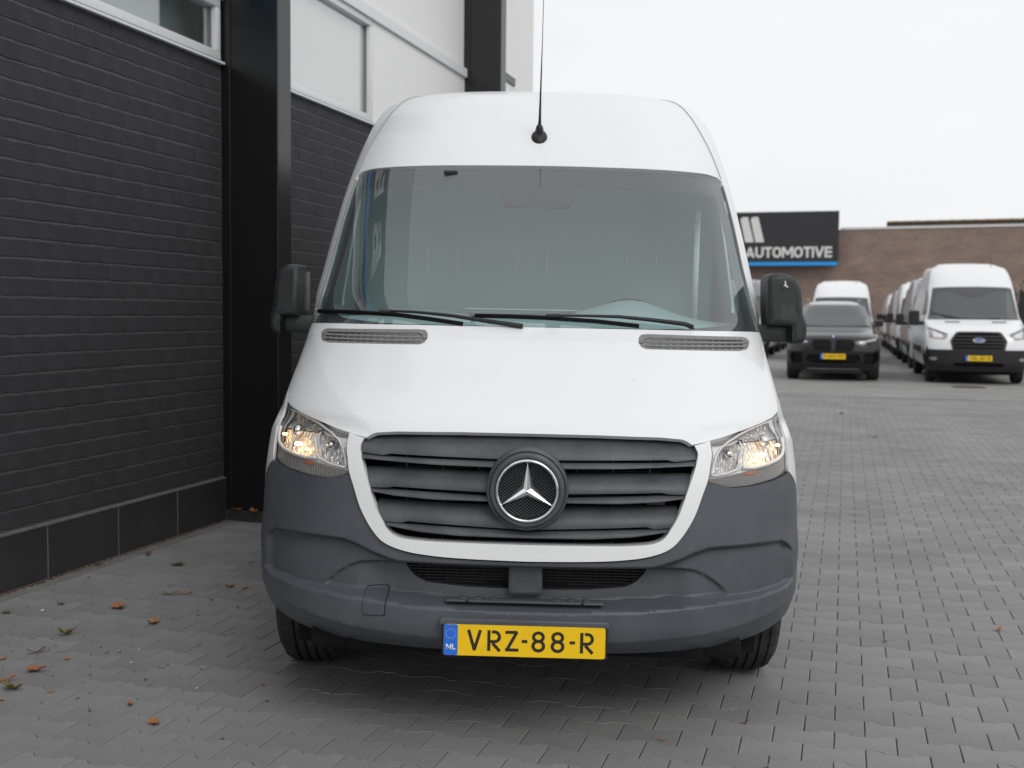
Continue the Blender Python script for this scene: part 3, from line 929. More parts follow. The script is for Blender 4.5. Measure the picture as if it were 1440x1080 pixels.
# ================================================================== the white van in front
van = empty("delivery_van", (VO[0], VO[1], 0), (0, 0.011, VYW))
tag(van, "large white high-roof van with lit headlights standing closest in the yard", "van")
SV = Surf([(.20,.12,.50,.915,3),(.30,.05,.55,.96,3),(.36,.012,.58,.967,3),(.42,.00,.60,.972,3),(.50,.003,.60,.978,3),(.60,.015,.60,.985,3),(.70,.025,.62,.983,3),(.85,.045,.62,.978,3),
 (1.00,.095,.62,.966,3),(1.05,.13,.64,.962,3),(1.10,.21,.66,.962,3),(1.20,.41,.75,.973,3),(1.30,.62,.85,.992,3),(1.37,.78,.85,1.0,3),(1.45,.855,.8,.997,3),(1.60,1.00,.7,.972,3),
 (1.80,1.19,.6,.94,3),(2.00,1.38,.55,.91,3),(2.10,1.48,.55,.895,3),(2.25,1.66,.55,.872,3),(2.40,1.88,.55,.84,3),(2.48,2.05,.55,.81,3),(2.53,2.25,.55,.77,3),(2.57,2.5,.6,.69,2.6),(2.60,2.95,.6,.52,2.4)])
def ss(t):
    t = np.clip(t, 0, 1); return t * t * (3 - 2 * t)
def crease_relief(x, z):
    """the hood's raised middle: outside the crease line the sheet falls away"""
    ax = np.abs(x)
    xc = np.interp(z, [1.0, 1.03, 1.07, 1.12, 1.17, 1.24, 1.32, 1.38], [.50, .53, .60, .675, .745, .83, .91, 1.0])
    w_ = ss((z - 1.0) / .03) * (1 - ss((z - 1.33) / .06))
    t = ax - xc + .012
    sp_ = np.where(t > .024, t - .012, np.where(t > 0, t * t / .048, 0))
    return .22 * sp_ * w_
SV.relief = crease_relief
def PF_(xs, ys):
    return pchip(np.array(xs, float), np.array(ys, float))
PB1 = PF_([0, .27, .41, .52, .67, .83, .93, 1.0], [.462, .465, .471, .478, .486, .492, .502, .52])
PB2 = PF_([0, .27, .45, .60, .80, .87, .92, 1.0], [.360, .363, .374, .386, .417, .427, .437, .45])
PTOP = PF_([0, .40, .48, .56, .62, .86, .90, .95], [.605, .608, .626, .655, .667, .660, .640, .59])
PSC = PF_([.36, .45, .50, .54, .58, .62, .65, .674], [.602, .602, .600, .596, .582, .556, .531, .503])
def bumper_relief(x, z):
    ax = np.abs(x)
    b1 = PB1(ax)
    b2 = PB2(ax)
    top = PTOP(ax)
    rec = ss((z - b1) / .016) * (1 - ss((z - top + .016) / .022))
    endfade = 1 - ss((ax - .885) / .055)
    r = .040 * rec * endfade
    # scoop beside the intake
    sz = PSC(ax)
    inn = ss((sz - z) / .013) * ss((.674 - ax) / .02) * ss((z - b1 - .012) / .015)
    r = r + inn * (.016 + .030 * ss((.56 - ax) / .10))
    # bevel edge between bar front and shelf, undercut below the bar
    r = r + .085 * np.maximum(0, (b2 - z) / .09) ** 1.15
    bar = ss((z - b2) / .007) * (1 - ss((z - b1) / .012))
    r = r - .010 * bar
    # soft ridge running into the corner
    return r
# dark structure behind the panels
inner = patch("inner_structure", SV, [(-.985, .34), (.985, .34), (.985, 1.33), (-.985, 1.33)], M["matblack"], van, off=0.13, step=.08, rim=0, space="u")
box("underbody", (-.80, .35, .25), (.80, 5.6, .42), M["matblack"], van)
box("front_apron", (-.60, .16, .275), (.60, .30, .33), M["matblack"], van, bevel=.02)
for s in (-1, 1):
    box("splash_flap", (s * .60 - .13, .20, .268), (s * .60 + .13, .46, .345), M["matblack"], van, bevel=.02)
# hood
hood_r = [(0, 1.0265), (.2185, 1.026), (.4318, 1.021), (.5044, 1.0145), (.5209, 1.008), (.5367, .997), (.5955, 1.0085), (.65, 1.018), (.72, 1.032), (.80, 1.048), (.867, 1.062), (.908, 1.076),
          (.935, 1.12), (.955, 1.20), (.978, 1.30), (.985, 1.345), (.965, 1.357), (.80, 1.3615), (.41, 1.364), (0, 1.3645)]
vent_r = [(.395, 1.316), (.400, 1.335), (.412, 1.346), (.44, 1.3485), (.835, 1.3405), (.858, 1.336), (.868, 1.325), (.855, 1.304), (.835, 1.292), (.80, 1.288), (.42, 1.294), (.403, 1.301)]
patch("hood", SV, sym(hood_r), M["paint"], van, step=.022, rim=.02, holes=[vent_r, mirror(vent_r)[::-1]])
for s in (1, -1):
    vr = [(x, z - .002) for x, z in vent_r]
    vp = patch("hood_vent", SV, [(s * x, z) for x, z in vr], M["vent"], van, off=.006, step=.02, rim=0)
    for k in range(3):
        zc = 1.302 + .0135 * k
        for q in range(14):
            x0 = .435 + q * .0285 + .004 * k
            patch("slot", SV, [(s * (x0), zc - .0017), (s * (x0 + .022), zc - .0017 - .0002), (s * (x0 + .022), zc + .0013), (s * x0, zc + .0013)], M["matblack"], vp, off=.0045, step=.02, rim=0)
    for k in range(4):
        zc = 1.2945 + .0135 * k
        patch("louvre", SV, [(s * (.418 + .002 * k), zc), (s * .63, zc - .0015), (s * .845, zc - .003), (s * .845, zc + .003), (s * .63, zc + .005), (s * (.418 + .002 * k), zc + .006)], M["vent"], vp, off=.003, step=.02, rim=.003)
    patch("vent_rim", SV, [(s * x, z) for x, z in [(.397, 1.318), (.402, 1.336), (.414, 1.3455), (.44, 1.3478), (.835, 1.3398), (.855, 1.3355), (.8655, 1.325), (.85, 1.318), (.83, 1.329), (.44, 1.337), (.42, 1.33), (.413, 1.318)]], M["vent"], vp, off=.001, step=.02, rim=.006)
# grille surround
so = spl([(.5925, 1.003), (.5975, .963), (.591, .925), (.583, .886), (.566, .842), (.537, .768), (.493, .700), (.457, .668), (.392, .646), (.296, .634), (.189, .629), (0, .6255)])
si = spl([(.5405, .991), (.551, .967), (.547, .943), (.540, .918), (.523, .872), (.507, .828), (.484, .769), (.460, .729), (.441, .703), (.410, .688), (.340, .681), (.211, .679), (0, .678)])
sur = so + mirror(so)[::-1][1:] + mirror(si) + si[::-1][1:]
patch("grille_surround", SV, sur, M["paint"], van, off=-.012, step=.014, rim=.055, rim_dir=(0, 1, 0))
# grille
sop = [(x * 1.0, z) for x, z in si]
gpoly = si[::-1] + [(.5209, 1.015), (.43, 1.03), (0, 1.033)]
grille = patch("grille", SV, sym([(x, z) for x, z in gpoly]), M["matblack"], van, off=.16, step=.05, rim=0)
def curve(pts):
    xs = [p[0] for p in pts][::-1] if pts[0][0] > pts[-1][0] else [p[0] for p in pts]
    zs = [p[1] for p in pts][::-1] if pts[0][0] > pts[-1][0] else [p[1] for p in pts]
    return lambda x: np.interp(abs(x), xs, zs)
def slat(name, topc, botc, xmax, d_top, d_bot, bulge, thick, xmin=0.0, nx=120, nz=10, parent=grille):
    ft, fb = curve(topc), curve(botc)
    xs = np.linspace(-xmax, xmax, nx * 2 + 1)
    V, F = [], []
    for x in xs:
        zt, zb = ft(x), fb(x)
        ring = []
        for k in range(nz + 1):
            t = k / nz
            z = zb + (zt - zb) * t
            y = float(SV(SV.U(x, z), z)[1]) + d_bot + (d_top - d_bot) * t ** 1.6 - bulge * sin(pi * t)
            ring.append((x, y, z))
        ring.append((x, ring[-1][1] + thick, zt)); ring.append((x, ring[0][1] + thick, zb + .001))
        V += ring
    n_ = nz + 3
    for i in range(len(xs) - 1):
        for k in range(n_):
            a, b = i * n_ + k, i * n_ + (k + 1) % n_
            F.append((a, a + n_, b + n_, b))
    F.append(tuple(range(n_))); F.append(tuple((len(xs) - 1) * n_ + k for k in range(n_))[::-1])
    me = bpy.data.meshes.new(name); me.from_pydata([tuple(map(float, v)) for v in V], [], F); me.update()
    bm = bmesh.new(); bm.from_mesh(me); bmesh.ops.recalc_face_normals(bm, faces=bm.faces); bm.to_mesh(me); bm.free()
    me.polygons.foreach_set("use_smooth", [True] * len(me.polygons)); me.set_sharp_from_angle(angle=radians(38))
    return put(name, me, M["slat"], parent)
E_ = .0
slat("slat", [(.5151, .998), (.3346, 1.009), (.1236, 1.011), (0, 1.012)], [(.545, .9495), (.4767, .9445), (.4504, .9502), (.0777, .9449), (0, .9445)], .552, .045, .006, .006, .02)
slat("slat", [(.5263, .9017), (.303, .9028), (.106, .8999), (0, .8995)], [(.514, .8401), (.4583, .8423), (.4306, .8473), (.1155, .8398), (0, .839)], .532, .045, .006, .006, .02)
slat("slat", [(.4862, .7989), (.299, .796), (.1122, .7943), (0, .794)], [(.4568, .7345), (.4102, .7321), (.3844, .7388), (.0419, .7254), (0, .725)], .490, .045, .006, .006, .02)
slat("thin_slat", [(.5458, .945), (.4692, .9403), (.0889, .9358), (0, .9355)], [(.5448, .9314), (.4806, .9296), (.304, .9228), (.0976, .92), (0, .92)], .556, .012, -.004, .003, .02, nz=6)
slat("thin_slat", [(.5139, .8364), (.4318, .8368), (.1129, .8262), (0, .826)], [(.5015, .828), (.4314, .8196), (.2994, .8132), (.1112, .8126), (0, .8125)], .522, .012, -.004, .003, .02, nz=6)
slat("thin_slat", [(.4556, .7316), (.3841, .7289), (.0417, .7185), (0, .718)], [(.4506, .7227), (.3413, .708), (.2111, .7005), (0, .699)], .470, .012, -.004, .003, .02, nz=6)
for zb in (.965, .905, .860, .800, .765, .705, .69):
    for s in (-1, 1):
        for xx in (.16, .28, .40):
            if zb < .72 and xx > .3: continue
            box("rib", (s * xx - .0015, .135, zb - .03), (s * xx + .0015, .16, zb + .012), M["slat"], grille)
bm = bmesh.new()
for i in range(22):
    bm_box(bm, (-.44, .172, .69 + i * .014), (.44, .178, .69 + i * .014 + .003))
o = bmobj("radiator_fins", bm, M["black"], grille); o["kind"] = "stuff"
box("sensor_block", (.385, .105, .802), (.450, .13, .826), M["iron"], grille, bevel=.004)
# emblem
SC = Vector((.0005, 0, .8567))
def ringmesh(name, r0, r1, y0, y1, mt, parent, seg=72, bul=.004, c=SC):
    prof = [(r0, y1), (r0, y0 + bul), ((r0 * 3 + r1) / 4, y0 + bul * .2), ((r0 + r1) / 2, y0), ((r0 + r1 * 3) / 4, y0 + bul * .2), (r1, y0 + bul), (r1, y1)]
    V, F = [], []; n_ = len(prof)
    for i in range(seg):
        a = 2 * pi * i / seg
        for (q, y) in prof: V.append((c.x + q * cos(a), c.y + y, c.z + q * sin(a)))
    for i in range(seg):
        for j in range(n_ - 1): F.append((i * n_ + j, ((i + 1) % seg) * n_ + j, ((i + 1) % seg) * n_ + j + 1, i * n_ + j + 1))
    return raw(name, V, F, mt, parent, smooth=True)
emb = bpy.data.objects.new("emblem", None); col.objects.link(emb); emb.parent = van
ringmesh("housing_ring", .100, .1205, -.012, .07, M["slat"], emb, bul=.012)
ringmesh("outer_skirt", .118, .132, .002, .07, M["slat"], emb, bul=.018)
ringmesh("chrome_ring", .0905, .1015, -.020, .02, M["chrome"], emb, bul=.006)
bm = bmesh.new(); bmesh.ops.create_circle(bm, cap_ends=True, segments=48, radius=.094, matrix=Matrix.Translation(SC + Vector((0, .012, 0))) @ Matrix.Rotation(pi / 2, 4, "X"))
bmobj("mesh_backing", bm, M["matblack"], emb)
bm = bmesh.new()
for q in (1, -1):
    for i in range(-11, 12):
        d_ = i * .0078
        hl = math.sqrt(max(0, .089 ** 2 - d_ ** 2))
        if hl < .01: continue
        A_ = radians(38) * q
        bm_box(bm, (-hl, .006, d_ - .0006), (hl, .0085, d_ + .0006), rot=Matrix.Rotation(A_, 3, "Y"), pivot=(0, .007, 0))
for v in bm.verts: v.co += SC
o = bmobj("wire_mesh", bm, M["slat"], emb); o["kind"] = "stuff"
def star(name, R1, r_in, y_tip, y_mid, y_back, mt, back_w=1.0):
    V = [(0, y_mid, 0)]; k0 = 1
    for k in range(3):
        a = pi / 2 + k * 2 * pi / 3
        V.append((R1 * cos(a), y_tip, R1 * sin(a)))
        b = a + pi / 3
        V.append((r_in * cos(b), y_back, r_in * sin(b)))
    F = []
    for k in range(3):
        tip = 1 + 2 * k; nxt = 2 + 2 * k; prv = 2 + 2 * ((k - 1) % 3)
        F.append((0, tip, nxt)); F.append((0, prv, tip))
    V = [(SC.x + a, b, SC.z + c) for a, b, c in V]
    n_ = len(V)
    V += [(a, .012, c) for a, b, c in V[1:]]
    for k in range(1, 7):
        k2 = k % 6 + 1
        F.append((k, n_ + k - 1, n_ + k2 - 1, k2))
    bm_ = bmesh.new(); vs_ = [bm_.verts.new(v) for v in V]
    for f in F: bm_.faces.new([vs_[i] for i in f])
    bmesh.ops.recalc_face_normals(bm_, faces=bm_.faces)
    return bmobj(name, bm_, mt, emb)
star("star_web", .088, .022, .0045, .000, .0055, M["slat"])
star("star", .0925, .0135, -.010, -.0155, -.0085, M["chrome"])

# bumper
bot = spl([(0, .312), (.27, .309), (.45, .309), (.60, .311), (.72, .318), (.80, .331), (.86, .350), (.895, .362)], 3)
top_r = [(.905, .880), (.893, .8775), (.832, .866), (.746, .857), (.679, .856), (.643, .861), (.598, .875), (.5865, .878)]
so_out = [(.580, .884 - .006)]
bsur = spl([(.584, .8785), (.569, .840), (.5405, .766), (.496, .697), (.459, .6635), (.393, .6405), (.296, .6285), (.189, .6235), (0, .6200)])
bp_u = [(SV.U(x, z), z) for x, z in bot]
side = [(SV.Uy(.555, .365), .365), (SV.Uy(.572, .42), .42), (SV.Uy(.60, .50), .50), (SV.Uy(.635, .58), .58), (SV.Uy(.68, .645), .645), (SV.Uy(.66, .70), .70), (SV.U(.969, .75), .75), (SV.U(.953, .82), .82)]
outl = bp_u + side + [(SV.U(x, z), z) for x, z in top_r] + [(SV.U(x, z), z) for x, z in bsur]
outl = outl + [(-u, z) for u, z in outl[::-1] if abs(u) > 1e-6]
intk = [(0, .5175), (.085, .5175), (.20, .520), (.245, .5235), (.325, .530), (.345, .538), (.365, .549), (.39, .575), (.4015, .603), (.18, .6015), (0, .6005)]
hole = [(SV.U(x, z), z) for x, z in intk]; hole = hole + [(-u, z) for u, z in hole[::-1] if abs(u) > 1e-6]
crs = []
for s in (1, -1):
    xs_ = np.linspace(.47, .668, 26)
    for d_ in (.0, .013):
        crs.append([(s * float(x), float(PSC(x)) - d_) for x in xs_ if PSC(x) - d_ > PB1(x) + .014])
    for f_, d_ in ((PB2, 0), (PB1, 0.0)):
        xs2 = np.linspace(.02, .86, 60)
        crs.append([(s * float(x), float(f_(x)) + d_) for x in xs2])
    crs.append([(s * float(x), float(PB2(x)) + .007) for x in np.linspace(.02, .86, 60)])
bump = patch("bumper", SV, outl, M["bumper"], van, step=.0068, rim=.03, holes=[hole], space="u", offn=bumper_relief, rim_dir=(0, 1, 0), creases=crs)
rec = patch("intake_recess", SV, [(u * 1.12, z + (-.02 if z < .55 else .02)) for u, z in hole], M["matblack"], bump, off=.12, step=.05, rim=0, space="u")
for k in range(8):
    zc = .527 + k * .0098
    bm = bmesh.new(); bm_box(bm, (-.40 + max(0, (.56 - zc)) * 1.2, .128, zc), (.40 - max(0, (.56 - zc)) * 1.2, .135, zc + .0035))
    bmobj("intake_bar", bm, M["black"], bump)
bm = bmesh.new()
for i in range(26):
    x = -.385 + i * .0308
    bm_box(bm, (x, .130, .525), (x + .002, .136, .602))
bmobj("intake_grid", bm, M["black"], bump)["kind"] = "stuff"
slab = box("centre_post", (-.056, .052, .505), (.056, .13, .618), M["slat"], bump, bevel=.012)
# lip in front of the intake with two screw pads
bm = bmesh.new()
bm_box(bm, (-.255, .018, .486), (.255, .07, .4945), .004)
for s in (-1, 1):
    for k in range(3):
        bm_box(bm, (s * (.10 + .05 * k) - .012, .024, .4945), (s * (.10 + .05 * k) + .012, .06, .499), .003)
bmobj("intake_lip", bm, M["bumper"], bump, True, 40)
for s in (-1, 1):
    bm = bmesh.new(); bmesh.ops.create_cone(bm, cap_ends=True, segments=10, radius1=.004, radius2=.004, depth=.01, matrix=Matrix.Translation((s * .185, .019, .4905)) @ Matrix.Rotation(pi / 2, 4, "X"))
    bmobj("screw", bm, M["matblack"], bump)
tow = [(-.523, .503), (-.516, .5085), (-.457, .511), (-.4505, .505), (-.4515, .442), (-.458, .437), (-.516, .4345), (-.523, .440)]
patch("tow_eye_gap", SV, [(x + (.0022 if x > -.487 else -.0022), z + (.0022 if z > .47 else -.0022)) for x, z in tow], M["matblack"], bump, off=-.0022, step=.006, rim=0, offn=bumper_relief)
patch("tow_eye_cover", SV, tow, M["bumper"], bump, off=-.0055, step=.006, rim=.003, offn=bumper_relief)
# plate with its frame
pc = (.0020, .3805)
plate = empty("plate_root"); bpy.data.objects.remove(plate)
pf = box("plate_frame", (pc[0] - .2625, -.034, pc[1] - .0565), (pc[0] + .2625, -.008, pc[1] + .0565), M["black"], van, bevel=.006)
prism("plate_hood", [(-.270, .425), (-.270, .440), (-.262, .448), (.264, .448), (.272, .440), (.272, .425)], -.036, .02, M["bumper"], van, bevel=.006)
def rrect(x0, x1, z0, z1, r, n_=5):
    P_ = []
    for cx_, cz_, a0 in ((x1 - r, z0 + r, -90), (x1 - r, z1 - r, 0), (x0 + r, z1 - r, 90), (x0 + r, z0 + r, 180)):
        for k in range(n_ + 1):
            a = radians(a0 + 90 * k / n_); P_.append((cx_ + r * cos(a), cz_ + r * sin(a)))
    return P_
PX0, PX1, PZ0, PZ1 = pc[0] - .256, pc[0] + .256, pc[1] - .0505, pc[1] + .0490
prism("plate", rrect(PX0, PX1, PZ0, PZ1, .008), -.0375, -.034, M["yellow"], van)
plt_ = bpy.data.objects["plate"]
prism("euro_band", rrect(PX0 + .0005, PX0 + .0445, PZ0 + .0005, PZ1 - .0005, .005), -.0383, -.0377, M["plateblue"], plt_)
bm = bmesh.new()   # raised pressed edge of the plate
ro, ri = rrect(PX0, PX1, PZ0, PZ1, .008), rrect(PX0 + .0035, PX1 - .0035, PZ0 + .0035, PZ1 - .0035, .006)
a = [bm.verts.new((x, -.0376, z)) for x, z in ro]; b = [bm.verts.new((x, -.0392, z)) for x, z in ri]
for i in range(len(a)): bm.faces.new((a[i], a[(i + 1) % len(a)], b[(i + 1) % len(a)], b[i]))
for v1 in list(b):
    pass
c2 = [bm.verts.new((x, -.0377, z)) for x, z in rrect(PX0 + .0055, PX1 - .0055, PZ0 + .0055, PZ1 - .0055, .005)]
for i in range(len(a)): bm.faces.new((b[i], b[(i + 1) % len(a)], c2[(i + 1) % len(a)], c2[i]))
def ring_star(cx_, cz_, r, y, n_=12):
    bm_ = bmesh.new()
    for k in range(n_):
        a_ = 2 * pi * k / n_; x, z = cx_ + r * cos(a_), cz_ + r * sin(a_)
        pts = []
        for j in range(10):
            q = .0022 if j % 2 == 0 else .0010
            t_ = pi / 2 + j * pi / 5; pts.append(bm_.verts.new((x + q * cos(t_), y, z + q * sin(t_))))
        bm_.faces.new(pts[::-1])
    return bm_
bm.free()
bmobj("euro_stars", ring_star(PX0 + .0225, PZ1 - .030, .0155, -.0385), M["stargold"], plt_)
fit_text("country_letters", "NL", PX0 + .0075, PX0 + .0375, PZ0 + .018, PZ0 + .0365, -.0389, M["platewhite"], plt_, bold=.03, depth=.0004)
def strokes(name, segs, w_, y, mt, parent):
    """flat characters from pen strokes: each a polyline"""
    bm_ = bmesh.new(); k = 0
    for pl_ in segs:
        for i in range(len(pl_) - 1):
            a_, b_ = Vector(pl_[i]), Vector(pl_[i + 1]); d = (b_ - a_).normalized(); n_ = Vector((-d.y, d.x)) * w_ / 2
            e0 = d * (w_ * .12 if i > 0 else 0); e1 = d * (w_ * .12 if i < len(pl_) - 2 else 0)
            q = [a_ + n_ - e0, a_ - n_ - e0, b_ - n_ + e1, b_ + n_ + e1]
            yy = y - k * .000012; k += 1
            f = bm_.faces.new([bm_.verts.new((p.x, yy, p.y)) for p in q])
            f.normal_update()
            if f.normal.y > 0: f.normal_flip()
    return bmobj(name, bm_, mt, parent)
def plate_chars(parent, X, zb, h_, w_, sw, y):
    """VRZ-88-R set with starting xs X"""
    def arc(cx_, cz_, rx, rz, a0, a1, n_=14): return [(cx_ + rx * cos(radians(a0 + (a1 - a0) * i / n_)), cz_ + rz * sin(radians(a0 + (a1 - a0) * i / n_))) for i in range(n_ + 1)]
    hs = sw / 2
    def V_(x): return [[(x + hs * .6, zb + h_), (x + w_ * .5, zb + .002), (x + w_ - hs * .6, zb + h_)]]
    def R_l(x):
        r = h_ * .235
        return [[(x + hs, zb), (x + hs, zb + h_)],
                [(x + hs * 2.9, zb + h_ - hs)] + arc(x + w_ - r - hs, zb + h_ - hs - r, r, r, 80, -90) + [(x + hs * 2.0, zb + h_ - hs - 2 * r)],
                [(x + hs * 3.3, zb + h_ - hs * 2 - 2 * r), (x + w_ - hs * .7, zb)]]
    def Z_(x): return [[(x + .001, zb + h_ - hs), (x + w_ - hs * .9, zb + h_ - hs)], [(x + w_ - hs * 1.1, zb + h_ - hs * .6), (x + hs * 1.1, zb + hs * .6)], [(x + .001, zb + hs), (x + w_, zb + hs)]]
    def D_(x): return [[(x, zb + h_ * .5), (x + sw * 1.75, zb + h_ * .5)]]
    def E8(x):
        r1, r2 = h_ * .202, h_ * .230
        c_ = x + w_ / 2
        return [arc(c_, zb + h_ - hs - r1 + .0005, w_ / 2 - hs * 1.25, r1, 0, 360, 28), arc(c_, zb + hs + r2 - .0005, w_ / 2 - hs, r2, 0, 360, 28)]
    for ch, x in zip("VRZ-88-R", X):
        s_ = {"V": V_, "R": R_l, "Z": Z_, "-": D_, "8": E8}[ch](x)
        strokes("character", s_, sw, y, M["platechar"], parent)
px2x = lambda p: PX0 + (p - 88) / (1330 - 88) * .512
plate_chars(plt_, [px2x(p) for p in (272, 424, 560, 690, 764, 912, 1056, 1137)], PZ0 + .0170, .0665, .0435, .0100, -.0382)

# headlights
HL = [(.912, 1.0725), (.8675, 1.060), (.7985, 1.046), (.721, 1.029), (.650, 1.0155), (.5985, 1.0062), (.5965, 1.002), (.6005, .965), (.594, .926), (.5865, .886), (.598, .879), (.643, .8655), (.679, .861), (.746, .862), (.830, .871), (.882, .882), (.905, .895),
      (.904, .95), (.905, 1.005), (.912, 1.05)]
MAIN = [(.871, 1.049), (.822, 1.044), (.766, 1.032), (.722, 1.019), (.728, 1.003), (.732, .981), (.727, .959), (.719, .940), (.714, .921), (.757, .917), (.813, .924), (.861, .934), (.885, .95), (.889, .983), (.884, 1.017)]
SEC = [(.716, 1.018), (.669, 1.002), (.640, .982), (.623, .958), (.611, .924), (.606, .899), (.653, .904), (.688, .912), (.708, .928), (.716, .953), (.725, .981), (.721, 1.004)]
RIB = [(.896, .930), (.835, .9165), (.761, .910), (.705, .903), (.652, .895), (.599, .889), (.5975, .881), (.642, .868), (.678, .8635), (.743, .8645), (.829, .8735), (.879, .8845), (.898, .896)]
for s in (1, -1):
    f_ = lambda P_: [(s * x, z) for x, z in P_]
    hl = bpy.data.objects.new("headlight", None); col.objects.link(hl); hl.parent = van
    cx_, cz_ = .75, .95
    scl = lambda P_, k: [(cx_ + (x - cx_) * k, cz_ + (z - cz_) * k) for x, z in P_]
    patch("seal", SV, f_(scl(HL, 1.012)), M["vent"], hl, off=.014, step=.02, rim=0, holes=[f_(scl(HL, .90))])
    patch("bezel", SV, f_(scl(HL, .985)), M["bezel"], hl, off=.020, step=.02, rim=0, holes=[f_(MAIN), f_(SEC), f_([(cx_ + (x - cx_) * .99, z) for x, z in RIB])])
    def bowl(cx0, cz0, rx, rz, dep_):
        return lambda x, z: dep_ * np.clip(1 - ((np.abs(x) - cx0) / rx) ** 2 - ((z - cz0) / rz) ** 2, 0, 1)
    patch("main_reflector", SV, f_(scl(MAIN, 1.0)), M["reflector"], hl, off=.023, step=.011, rim=0, offn=bowl(.80, .985, .13, .09, .07))
    patch("side_reflector", SV, f_(SEC), M["reflector"], hl, off=.023, step=.011, rim=0, offn=bowl(.67, .955, .09, .08, .06))
    # step and divider rims between the bowls
    def rimtube(nm, P_, rad, off_, mt):
        pts = []
        for x, z in resample([(s * a_, b_) for a_, b_ in P_], .012, closed=False):
            p = SV(SV.U(x, z), z); pts.append((p[0], p[1] + off_, p[2]))
        return tube(nm, pts, rad, mt, hl, 6)
    rimtube("divider", [(.728, .985), (.721, .955), (.716, .93), (.700, .915), (.66, .903), (.606, .896)], .0042, .012, M["bezel"])
    rimtube("light_guide", [(.886, 1.0), (.891, .965), (.883, .945), (.861, .931), (.813, .9205), (.757, .9135), (.716, .9175)], .006, .012, M["bezel"])
    rimtube("upper_rim", [(.870, 1.051), (.822, 1.046), (.766, 1.034), (.716, 1.02), (.669, 1.004), (.640, .984), (.621, .958), (.609, .924), (.604, .896)], .0032, .014, M["bezel"])
    patch("ribbed_strip", SV, f_(RIB), M["ribs"], hl, off=.012, step=.015, rim=.01)
    for (bx0, bz0, off_, sc_) in ((.805, .948, .060, .62), (.872, .972, .050, .42), (.765, .935, .055, .34)):
        p = SV(SV.U(s * bx0, bz0), bz0)
        bm = bmesh.new(); bmesh.ops.create_uvsphere(bm, u_segments=14, v_segments=10, radius=.0125 * sc_, matrix=Matrix.Translation((p[0], p[1] + off_, p[2])) @ Matrix.Diagonal((1.9, 1, .8, 1)))
        bmobj("bulb", bm, M["bulb"], hl, True)
    p = SV(SV.U(s * .815, .992), .992)
    tube("bulb_shield", [(p[0], p[1] + .10, p[2]), (p[0], p[1] + .055, p[2]), (p[0], p[1] + .045, p[2])], [.018, .018, .008], M["chrome"], hl, 14)
    p = SV(SV.U(s * .672, .958), .958)
    tube("bulb_cap", [(p[0], p[1] + .10, p[2]), (p[0], p[1] + .055, p[2]), (p[0], p[1] + .048, p[2])], [.014, .014, .006], M["chrome"], hl, 14)
    patch("indicator", SV, f_([(.716, .902), (.762, .907), (.778, .9085), (.768, .900), (.742, .896)]), M["amber"], hl, off=.0095, step=.02, rim=0)
    patch("lens", SV, f_(scl(HL, .992)), M["lens"], hl, off=.002, step=.02, rim=.004)

# windscreen
ws_r = [(0, 1.368), (.41, 1.3675), (.80, 1.365), (.948, 1.362), (.922, 1.447), (.906, 1.514), (.884, 1.657), (.866, 1.825), (.846, 1.957), (.834, 2.015), (.826, 2.034), (.81, 2.046), (.755, 2.054), (.6, 2.0535), (.3, 2.053), (0, 2.055)]
fr_r = [(0, 1.372), (.52, 1.372), (.79, 1.392), (.83, 1.408), (.85, 1.432), (.862, 1.50), (.838, 1.66), (.822, 1.80), (.805, 1.95), (.795, 1.966), (.49, 1.962), (.16, 1.960), (.152, 1.905), (.142, 1.885), (.11, 1.874), (0, 1.870)]
patch("windscreen", SV, sym(ws_r), M["windscreen"], van, off=.004, step=.035, rim=.006)
frit = patch("windscreen_frit", SV, sym(ws_r), M["frit"], van, off=.014, step=.025, rim=0, holes=[sym(fr_r)])
cmh = box("camera_housing", (-.145, 1.40, 1.875), (.145, 1.46, 1.965), M["matblack"], van, bevel=.01)
prism("camera_window", [(-.105, 1.893), (-.085, 1.916), (-.052, 1.916), (-.038, 1.893)], 1.392, 1.396, M["pale"], cmh)
tube("screen_aerial_wire", [tuple(SV(SV.U(x, z), z) + np.array((0, .008, 0))) for x, z in ((-.66, 2.02), (-.5, 2.022), (-.40, 2.023))], .0015, M["black"], van)
box("aerial_plug", (-.41, 1.415, 2.015), (-.35, 1.435, 2.030), M["black"], van, bevel=.003)
